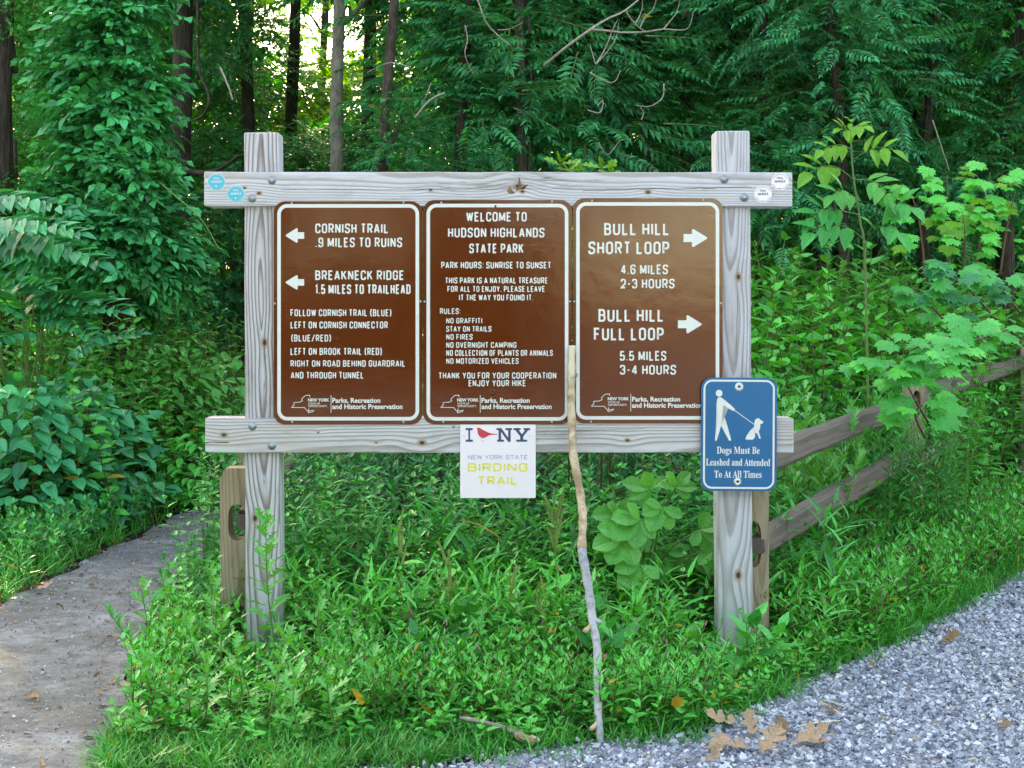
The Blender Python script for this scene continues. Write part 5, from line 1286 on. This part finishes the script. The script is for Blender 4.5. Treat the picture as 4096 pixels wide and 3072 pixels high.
# mugworts at the left front
mg = [(560,2520,.50,'nearest the path'),(640,2610,.42,None),(700,2500,.55,None),(760,2680,.40,None),(820,2560,.48,None),(880,2700,.38,None),(610,2780,.33,None),(720,2840,.30,None),(900,2600,.45,None),(1180,2800,.40,None),(1290,2700,.45,None),(1400,2780,.38,None),(1230,2900,.30,None),(1490,2820,.34,None),(1060,2860,.33,None),(980,2800,.36,None),(1350,2880,.30,None),(820,2820,.30,None)]
MUGL = ['pale mugwort nearest the path, topping the left clump', 'mugwort just inside the leftmost one of the clump', 'tallest mugwort of the clump between path and slotted post', 'mugwort low in front of the slotted post', 'mugwort rising against the slotted post',
 'mugwort between the slotted post and the left sign post, low', 'lowest mugwort at the left corner of the clump by the path', 'small mugwort in front, below the leftmost clump', 'mugwort touching the left side of the slotted post foot',
 'first mugwort to the right of the left sign post', 'second mugwort to the right of the left sign post', 'mugwort under the right half of the left brown sign', 'short mugwort in front of the first one right of the left post',
 'rightmost mugwort, under the right edge of the left brown sign', 'mugwort directly before the foot of the left sign post', 'mugwort hiding the left foot of the left sign post', 'short front mugwort under the middle of the left brown sign', 'small front mugwort below the slotted post']
rnd = random.Random(12)
for i, (px, py, h, _) in enumerate(mg):
    D = min(6.0, FPX*EYE/(max(py, 2560)+90-HY)); b = at(px, 0, D); b.z = 0
    h *= .62 if px < 800 else .78
    herb('mugwort', MUGL[i], 'plant', b, b+Vector((rnd.uniform(-.05, .05), rnd.uniform(-.05, .05), h)), 14, MUG, 'mug', 'lf_pale', .115, 20+i, 'mugworts around the left post', elev=.3, topel=.9, start=.1)
herb('narrow_weed', 'dark weed with narrow upright leaves leaning over the path edge', 'plant', Vector((at(640, 0, 5.6).x, -.4, 0)), at(430, 2440, 5.6), 34, LANCE, 'lan', 'lf_mid', .085, 40, elev=.55, topel=.6, start=.2)
herb('narrow_weed', 'upright narrow-leaved weed between the leaning weed and the slotted post', 'plant', Vector((at(600, 0, 5.7).x, -.3, 0)), at(612, 2400, 5.7), 34, LANCE, 'lan', 'lf_mid', .085, 41, elev=.55, topel=.6, start=.2)
# mugwort thickets as counted plants right of the right post
for i, (px, py) in enumerate([(3210, 1560), (3130, 1640), (3290, 1700)]):
    b = at(px, 0, 7.3+.2*i); b.z = .1; t = at(px+10, py, 7.3+.2*i)
    herb('pale_mugwort', ['tallest pale mugwort behind the blue sign', 'pale mugwort touching the right edge of the blue sign', 'pale mugwort above the upper fence rail'][i], 'plant', b, t, 20, MUG, 'mug', 'lf_pale', .15, 50+i, 'pale mugworts behind the right post', elev=.3, topel=.8, start=.3)
# dock with seed spikes
SPK = []
for s in range(3):
    a = Acc(); rr = random.Random(s); tube(a, [(0,0,0),(0,.5,-.02),(0,1,-.05)], [.006,.005,.003], 4)
    for i in range(46):
        t = .1+.9*i/46; an = i*2.4; rad2 = .035*(1-.55*t)
        bm = bmesh.new(); bmesh.ops.create_icosphere(bm, subdivisions=1, radius=.042*(1-.4*t))
        for v in bm.verts: v.co += Vector((rad2*math.cos(an), t, rad2*math.sin(an)-.05*t*t))
        a.add([v.co[:] for v in bm.verts], [[v.index for v in f.verts] for f in bm.faces]); bm.free()
    SPK.append(a.mesh('seed_spike_shape', [M['seed']]))
docks = [(1640,2430,1590,1985,6.0,'leftmost dock plant, its short seed spikes left of the birding sign'),(1800,2470,1800,2130,5.9,'dock with the widest cluster of seed spikes, under the birding sign'),(2050,2500,2045,2230,5.8,'small dock under the right corner of the birding sign'),(2240,2400,2215,1895,6.1,'tallest dock with branching seed spikes just left of the leaning stick'),(2180,2600,2185,2260,5.7,'short dock seed spike beside the middle of the leaning stick')]
for i, (bx_, by_, tx, ty, D, lab) in enumerate(docks):
    b = at(bx_, 0, D); b.z = 0; t = at(tx, ty, D)
    o = herb('dock', lab, 'plant', b, t-Vector((0, 0, .10)), 9, OVATE, 'ova', 'lf_bright', .15, 60+i, 'dock plants under the board', elev=.25, topel=.3, start=.1, taper=.65)
    rnd = random.Random(i)
    for k in range(9 if i in (1, 3) else 4):
        f = rnd.uniform(.55, .98); p = b.lerp(t-Vector((0, 0, .1)), f); put(o, SPK[k % 3], p, (rnd.uniform(-.4, .4), rnd.uniform(-.3, .3), 1), (0, -1, 0), rnd.uniform(.09, .15), 'seed_spike')
# big compound-leaved plant under the board, right of the stick
bl = empty('big_leaved_plant', Vector((at(2560, 0, 6.6).x, .6, 0)), 'low plant with large rounded leaflets between the stick and the right post', 'plant')
rnd = random.Random(31)
for (px, py, ang_, s) in [(2560,2080,-150,1),(2650,2030,-120,.8),(2500,2150,-170,1.1),(2640,2190,-100,1.15),(2760,2180,-60,1.1),(2480,2060,170,.8),(2800,2120,-20,.8),(2600,1960,150,.8),(2700,1950,60,.7),(2850,2200,-40,.9),(2560,2260,-130,.9)]:
    c = at(px, py, 6.35+rnd.uniform(-.2, .2)); a = Acc(); b0 = Vector(bl.location)+Vector((rnd.uniform(-.05, .05), 0, .1))
    tube(a, smooth_pts([b0, (b0+c)/2+Vector((0, 0, .08)), c], 4), [.004]*9, 5); st_ = link('leaf_stalk', a.mesh('leaf_stalk', [M['stem']], True), bl)
    for k in range(5):
        an = rad(ang_+(-2+k)*48); d = Vector((math.cos(an), -.35+rnd.uniform(-.15, .15), math.sin(an)*.75-.05))
        q = put(bl, lm('rnd', ROUND, 'lf_pale'), c, d, (rnd.uniform(-.25, .25), -.8, .9), .15*s*(1-.14*abs(k-2))*rnd.uniform(.9, 1.1))
# sapling with compound leaves right of the board
def compound(o, base, pl, nlf, ll, mat, rnd, T=OVATE, key='ova'):
    P = smooth_pts([at(*p) for p in pl], 4); a = Acc(); tube(a, P, [.0035*(1-.5*i/len(P)) for i in range(len(P))], 5)
    lf = link('leaf_stalk', a.mesh('leaf_stalk', [M['stem']], True), o); n_ = len(P)
    for k in range(nlf):
        i = int((.35+.65*((k+1)//2*2)/(nlf))*(n_-1)) if k < nlf-1 else n_-1; i = min(i, n_-1)
        dr = (P[i]-P[max(0, i-2)]).normalized() if i > 1 else (P[1]-P[0]).normalized()
        side = 0 if k == nlf-1 else (1 if k % 2 else -1)
        perp = dr.cross(Vector((0, -1, .3))).normalized(); d = (dr*.6+perp*side*1.0+Vector((0, -.2, -.3))) if side else dr+Vector((0, 0, -.25))
        put(o, lm(key, T, mat), P[i], d, (rnd.uniform(-.3, .3), -.6, 1), ll*rnd.uniform(.85, 1.15))
sp = empty('sapling', gbase(3465, 8.6), 'tall slender sapling with bright compound leaves standing above the weeds right of the board', 'sapling')
a = Acc(); P = smooth_pts([gbase(3480, 8.6), at(3462, 1100, 8.6), at(3440, 880, 8.6), at(3412, 690, 8.6), at(3402, 500, 8.6)], 6); tube(a, P, [.009*(1-.6*i/len(P)) for i in range(len(P))], 8)
link('stem', a.mesh('stem', [M['stem']], True), sp); rnd = random.Random(17)
for pl, k, ll, mt in [([(3408,600,8.6),(3370,580,8.5),(3320,585,8.45),(3290,600,8.4)], 6, .11, 'lf_lime'), ([(3412,640,8.6),(3460,610,8.5),(3520,590,8.4),(3570,600,8.35)], 6, .12, 'lf_lime'),
                      ([(3415,720,8.6),(3350,670,8.5),(3290,665,8.4),(3240,690,8.3)], 7, .14, 'lf_lime'), ([(3418,720,8.6),(3470,720,8.5),(3520,740,8.4),(3545,780,8.35)], 6, .13, 'lf_pale'),
                      ([(3405,540,8.6),(3385,520,8.5),(3365,515,8.45)], 5, .095, 'lf_lime'), ([(3403,520,8.6),(3430,505,8.5),(3455,505,8.45)], 5, .095, 'lf_lime'), ([(3402,500,8.6),(3400,485,8.55),(3402,478,8.5)], 3, .06, 'lf_lime'),
                      ([(3430,800,8.6),(3370,760,8.4),(3330,780,8.3)], 6, .14, 'lf_pale'), ([(3440,860,8.6),(3350,840,8.4),(3290,835,8.3),(3250,870,8.25)], 7, .135, 'lf_mid'), ([(3450,900,8.6),(3530,830,8.4),(3600,810,8.3),(3650,830,8.2)], 7, .14, 'lf_mid'),
                      ([(3455,960,8.6),(3390,910,8.4),(3300,900,8.3),(3250,930,8.2)], 7, .15, 'lf_mid'), ([(3460,980,8.6),(3500,920,8.4),(3560,900,8.3),(3600,930,8.2)], 7, .15, 'lf_mid')]:
    compound(sp, None, pl, k, ll, mt, rnd)
# maples
def maple(label, base, branches, seed, mats, ll, n_per):
    rnd = random.Random(seed); o = empty('maple_sapling', base, label, 'sapling', 'young maples on the right bank')
    for pl in branches:
        P = smooth_pts([at(*p) for p in pl], 5); a = Acc(); tube(a, P, [.008*(1-.7*i/len(P)) for i in range(len(P))], 6)
        link('stem', a.mesh('stem', [M['stem_red']], True), o)
        for k in range(n_per):
            i = int(len(P)*(.25+.75*k/n_per)); i = min(i, len(P)-1); c = P[i]
            for s in (-1, 1):
                e = c+Vector((s*rnd.uniform(.06, .13), rnd.uniform(-.14, .0), rnd.uniform(-.01, .08)))
                put(o, lm('map', MAPLE, rnd.choice(mats)), e, (s*rnd.uniform(.2, 1.0), rnd.uniform(-1.0, -.5), rnd.uniform(-.75, -.25)), (rnd.uniform(-.3, .3), -.5, 1), ll*rnd.uniform(.7, 1.2))
    return o
maple('young maple with upright shoots at the right edge, behind the weeds', gbase(3850, 9.4), [[(3800,1100,9.4),(3780,900,9.4),(3790,760,9.4),(3785,700,9.4)],[(3900,1100,9.3),(3930,900,9.3),(3950,760,9.3),(3960,690,9.3)],[(3700,1100,9.3),(3680,900,9.3),(3640,760,9.3)],[(4000,1100,9.2),(4030,900,9.2),(4060,770,9.2)],[(3850,1100,9.2),(3860,950,9.1),(3850,850,9.1)]], 71, ['lf_lime', 'lf_bright', 'lf_bright'], .115, 10)
maple('maple with broad leaves hanging over the fence where the two rails meet', gbase(3700, 7.9), [[(3990,1290,8.0),(3850,1330,7.7),(3720,1370,7.5),(3620,1410,7.4)],[(4050,1310,8.0),(3900,1360,7.7),(3800,1420,7.5),(3700,1490,7.4)],[(3720,1700,7.9),(3660,1600,7.7),(3620,1520,7.5)],[(3660,1500,7.6),(3560,1480,7.5),(3480,1500,7.4)],[(3700,1750,7.6),(3660,1660,7.5),(3690,1620,7.4)]], 72, ['lf_bright', 'lf_mid', 'lf_mid'], .125, 8)
maple('shaded maple on the bank in front of the upright maple shoots', gbase(3900, 8.6), [[(3960,1250,8.9),(3850,1130,8.7),(3780,1080,8.6)],[(4080,1250,8.8),(4000,1150,8.6),(3950,1100,8.5)],[(3800,1300,8.8),(3700,1200,8.6),(3650,1150,8.6)]], 73, ['lf_mid', 'lf_deep', 'lf_mid'], .13, 8)
# bright oak shoots peeping over the beam
ok = empty('oak_shoots', gbase(2300, 7.3), 'two lime-green oak shoots peeping over the top beam right of the knot', 'sapling'); rnd = random.Random(3)
for (cx, cy, n_, s) in ((2240, 660, 7, .085), (2275, 685, 6, .075), (2310, 700, 5, .07), (2405, 672, 4, .085), (2440, 695, 4, .07)):
    c = at(cx, cy, 7.3); a = Acc(); b0 = gbase(cx, 7.35); tube(a, [b0, (b0+c)/2, c], [.006, .005, .003], 6); link('stem', a.mesh('stem', [M['stem_red']], True), ok)
    for k in range(n_):
        an = rad(360*k/n_*1.0+rnd.uniform(-15, 15)); put(ok, lm('oak', OAK, 'lf_lime'), c, (math.cos(an), -.3+rnd.uniform(-.4, .4), .15+.6*abs(math.sin(an))), (rnd.uniform(-.5, .5), -.6, 1), s*rnd.uniform(.8, 1.2))
# sumac at the left edge: long pinnate fronds
su = empty('sumac', gbase(100, 10.2), 'sumac with long feathery fronds at the left edge above the large-leaved shrub', 'shrub'); rnd = random.Random(6)
r2 = rs(44); SF = [Acc_one(frond(13, OVATE, .25, r2, .35, width=.008), 'frond_shape', [M['lf_blue'], M['stem_red']]) for _ in range(3)]
for (x0, y0, x1, y1, s) in [(-150,800,190,700,.75),(-100,900,230,790,.75),(-60,930,300,860,.75),(-120,1000,180,900,.7),(180,1230,390,1080,.6),(100,1250,250,1050,.55),(60,1260,-60,1040,.6),(180,1250,330,1230,.55),(120,1280,0,1180,.6),(200,1180,60,1100,.5),(230,1260,400,1180,.5),(80,1180,-80,1100,.6),(260,1420,470,1260,.55),(150,1330,-40,1290,.6),(100,1150,150,1010,.5),(140,1180,220,1110,.5)]:
    p = at(x0, y0, 9.9+rnd.uniform(-.2, .3)); q = at(x1, y1, 9.6+rnd.uniform(-.3, .3)); d = q-p; o = put(su, rnd.choice(SF), p, d, (0, -.55, 1), d.length*1.02, 'frond')
    a = Acc(); b0 = Vector(su.location)+Vector((rnd.uniform(-.1, .1), 0, 0)); tube(a, smooth_pts([b0, (b0+p)/2+Vector((0, 0, .1)), p], 4), [.008]*5+[.005]*4, 6); link('stem', a.mesh('stem', [M['stem']], True), su)
# large-leaved shrubs on the left bank
def shrub(nm, label, c, rx, ry, rz, n_parts, n_more, T, key, mat, ll, seed, group):
    r = rs(seed); rnd = random.Random(seed); base = Vector((c.x, c.y, float(gz(c.x, c.y)))); o = empty(nm, base, label, 'shrub', group)
    def samp(k, lo):
        u = unit(r, k*3); u = u[(u[:, 2] > -.25)][:k]; k = len(u); rr = r.uniform(lo, 1, k)[:, None]**.6
        P = np.array((c.x, c.y, base.z))+u*rr*np.array((rx, ry, rz)); P[:, 2] = np.maximum(P[:, 2], base.z+.08)
        return P, u
    P, u = samp(n_parts*3, .86); order = np.argsort(u[:, 1]-0.2*u[:, 2])[:n_parts]; P, u = P[order], u[order]
    me = lm(key, T, mat)
    for p, w in zip(P, u):
        put(o, me, p, (w[0]+rnd.uniform(-.5, .5), w[1]*.6+rnd.uniform(-.5, .3), -.25+rnd.uniform(-.3, .25)), (w[0]*.3+rnd.uniform(-.25, .25), -.35, 1), ll*rnd.uniform(.75, 1.2))
    acc = Acc(); P, u = samp(n_more, .1); k = len(P)
    scatter(acc, T, P, u*np.array((1, 1, .3))+r.normal(0, .4, (k, 3))-np.array((0, 0, .25)), np.stack([r.normal(0, .3, k), r.normal(0, .3, k)-.2, np.ones(k)], 1), ll*r.uniform(.7, 1.2, k))
    f = link('foliage', acc.mesh('foliage', [M[mat]]), o); f['kind'] = 'stuff'
    a = Acc()
    for _ in range(14):
        t = base+Vector((rnd.uniform(-.7, .7)*rx, rnd.uniform(-.7, .7)*ry, rnd.uniform(.5, .9)*rz)); tube(a, smooth_pts([base+Vector((rnd.uniform(-.15, .15), rnd.uniform(-.1, .1), 0)), (base+t)/2, t], 3), [.009, .008, .007, .006, .005, .004, .003], 5)
    link('stems', a.mesh('stems', [M['stem_red']]), o); return o
GS = 'leafy shrubs on the left bank'
def sc_(px, D): p = at(px, 0, D); return p
shrub('large_leaved_shrub', 'large-leaved shrub with big dull green ovate leaves at the lower left edge', sc_(20, 9.6), .80, .65, 1.05, 170, 650, OVATE_W, 'ovw', 'lf_blue', .135, 5, GS)
shrub('large_leaved_shrub', 'large-leaved shrub sloping down to the path at the middle of the left bank', sc_(300, 10.3), .70, .55, 0.95, 170, 520, OVATE_W, 'ovw', 'lf_blue', .125, 6, GS)
shrub('large_leaved_shrub', 'smaller-leaved shrub nearest the end of the top left bank by the path', sc_(380, 11.4), .6, .5, .95, 120, 380, OVATE, 'ova', 'lf_mid', .11, 7, GS)
# ------------------------------------------------------------------ fallen leaves, straw, twig
def dead_leaf(px, py, L, yaw, mat, label, seed, curl=.3, D=None):
    rnd = random.Random(seed); T = OAK; V = T[0].copy()
    V[:, 2] += curl*(np.abs(V[:, 0])**1.5)*1.2+.05*np.sin(V[:, 1]*7+seed)+.06; V[:, 2] -= V[:, 2].min()
    g = ground_at(px, py); o = link('oak_leaf', mesh_np('oak_leaf', V, T[1], True), mats=[M[mat]])
    if True: V[:, 0] *= rnd.uniform(.7, 1.1); V[:, 2] += rnd.uniform(.1, .5)*V[:, 1]**2; V[:, 2] += rnd.uniform(-.25, .25)*V[:, 0]*2; V += np.random.RandomState(seed).normal(0, .015, V.shape); o.data.vertices.foreach_set('co', V.astype(np.float32).ravel()); L *= .85
    o.location = (g.x, g.y, .008+L*.06); o.rotation_euler = (Matrix.Rotation(rnd.uniform(.25, .55), 3, 'X') @ Matrix.Rotation(rnd.uniform(-.2, .2), 3, 'Y') @ Matrix.Rotation(yaw, 3, 'Z')).to_euler(); o.scale = (L*1.25, L*1.15, L)
    props(o, label, 'leaf', 'dry oak leaves on the gravel'); return o
for i, (px, py, L, yaw, mat, lab) in enumerate([
    (2960,2925,.13,1.3,'oak_tan','curled tan oak leaf in the grass edge, leftmost of the top row'), (3020,2975,.12,.1,'oak_tan','tan oak leaf with its tip up between the two upper leaves'),
    (3110,2965,.085,-.4,'oak_brown','small dark brown oak leaf standing beside the purple twig'), (2905,2985,.065,1.2,'oak_tan','small pale oak leaf piece above the large pinkish leaf'),
    (3010,3015,.16,1.45,'oak_tan','large pinkish oak leaf, leftmost of the lower row'), (3040,3050,.14,-.6,'oak_tan','oak leaf overlapping the large pinkish leaf on the gravel'),
    (3170,3005,.14,-1.4,'oak_tan','oak leaf stretched to the right in the lower row'), (3200,2985,.10,-1.7,'oak_tan','greyish oak leaf at the right end of the group'),
    (2820,3068,.08,-1.0,'oak_tan','pale oak leaf at the very bottom, left of the group'), (3760,2585,.10,-1.3,'oak_brown','lone brown oak leaf out on the gravel to the right'),
    (3985,2925,.07,-1.2,'oak_brown','small brown leaf on the gravel near the lower right corner'), (3505,2690,.045,.5,'oak_brown','tiny orange leaf fragment at the weed edge of the gravel'),
    (3360,2870,.06,.9,'oak_brown','curled brown leaf beside the straw'), (140,2375,.11,-1.4,'oak_tan','dry leaf at the left edge of the path'), (470,2790,.15,-.7,'oak_tan','dry curled leaf at the weed edge of the path'), (90,2800,.07,-1.3,'oak_brown','brown bark-like leaf in the middle of the path')]):
    dead_leaf(px, py, L, yaw, mat, lab, i)
tw = empty('dry_twig', ground_at(3200, 2965), 'dark purple twig pointing right from the oak leaves', 'twig')
a = Acc(); tube(a, smooth_pts([ground_at(3110, 2950)+Vector((0,0,.02)), ground_at(3180, 2953)+Vector((0,0,.022)), ground_at(3225, 2962)+Vector((0,0,.012))], 4), [.0025]*9, 6); link('twig_wood', a.mesh('twig_wood', [M['stem_red']], True), tw)
for i, (x0, y0, x1, y1, lab) in enumerate([(3200,2930,3360,2905,'long dry straw lying nearly level on the gravel'), (3290,2825,3380,2850,'upper straw slanting down on the gravel'), (3240,2910,3236,2960,'short straw crossing the long straw'), (3280,2830,3370,2885,'straw slanting from the upper straw to the long one')]):
    a = Acc(); tube(a, [ground_at(x0, y0)+Vector((0,0,.022)), ground_at((x0+x1)/2, (y0+y1)/2)+Vector((0,0,.026)), ground_at(x1, y1)+Vector((0,0,.02))], [.0022, .0025, .0018], 5)
    o = link('straw', a.mesh('straw', [M['fresh']], True)); props(o, lab, 'straw', 'straws on the gravel')
# yellowed leaves in the weeds
for i, (px, py, D, lab) in enumerate([(1450,2820,5.0,'yellow withered leaf in the weeds left of centre'), (1730,2870,4.95,'yellow withered leaf near the fallen branch'), (2720,2830,4.9,'yellow leaf at the foot of the smartweed left of the oak leaves')]):
    p = at(px, py, D); o = link('withered_leaf', mesh_np('withered_leaf', OVATE_W[0], OVATE_W[1]), mats=[M['yellow_leaf']]); o.location = p; o.rotation_euler = (1.0, .2*i, 1.1+i); o.scale = (.07,)*3; props(o, lab, 'leaf')
a = put(bl, lm('ovw', OVATE_W, 'lf_pale'), at(1560, 2690, 5.05), (.3, -.4, -.8), (0, -1, .4), .11) if False else None

shrub('bramble_mound', 'pale leafy mound left of the path, level with the foot of the left sign', sc_(860, 12.2), .62, .55, 1.22, 130, 620, OVATE_W, 'ovw', 'lf_pale', .105, 8, GS)
shrub('bramble_mound', 'pale green leafy mound between the vine-covered tree and the left end of the lower beam', sc_(640, 12.0), .62, .5, 1.05, 130, 560, OVATE, 'ova', 'lf_pale', .11, 9, GS)
shrub('bramble_mound', 'low leafy mound at the path bend beside the slotted fence post', sc_(830, 11.0), .50, .45, .62, 110, 380, OVATE, 'ova', 'lf_bright', .10, 10, GS)

def litter():
    r = rs(98); q = fill([(-4.2, -2), (-1.2, -2), (-1.7, 2), (-1.9, 6), (-2.5, 6), (-3.2, 0)], 1500, 98, on_path); n_ = len(q)
    e = np.interp(q[:, 1], [p[1] for p in PATH_R], [p[0] for p in PATH_R])-q[:, 0]; l_ = q[:, 0]-np.interp(q[:, 1], [p[1] for p in PATH_L], [p[0] for p in PATH_L])
    q = q[(np.minimum(e, l_) < .16) | (r.uniform(size=n_) < .25)]; n_ = len(q); acc = Acc(); a_ = r.uniform(0, 6.28, n_)
    U = np.stack([r.normal(0, .35, n_), r.normal(0, .35, n_), np.ones(n_)], 1)
    scatter(acc, OV_L, np.stack([q[:, 0], q[:, 1], gz(q[:, 0], q[:, 1])+.006], 1), np.stack([np.cos(a_), np.sin(a_), r.uniform(-.05, .2, n_)], 1), U, r.uniform(.012, .045, n_))
    o = link('leaf_litter', acc.mesh('leaf_litter', [M['oak_brown']])); props(o, 'brown bits of dead leaf along the edges of the path', 'litter', None, 'stuff')
litter()
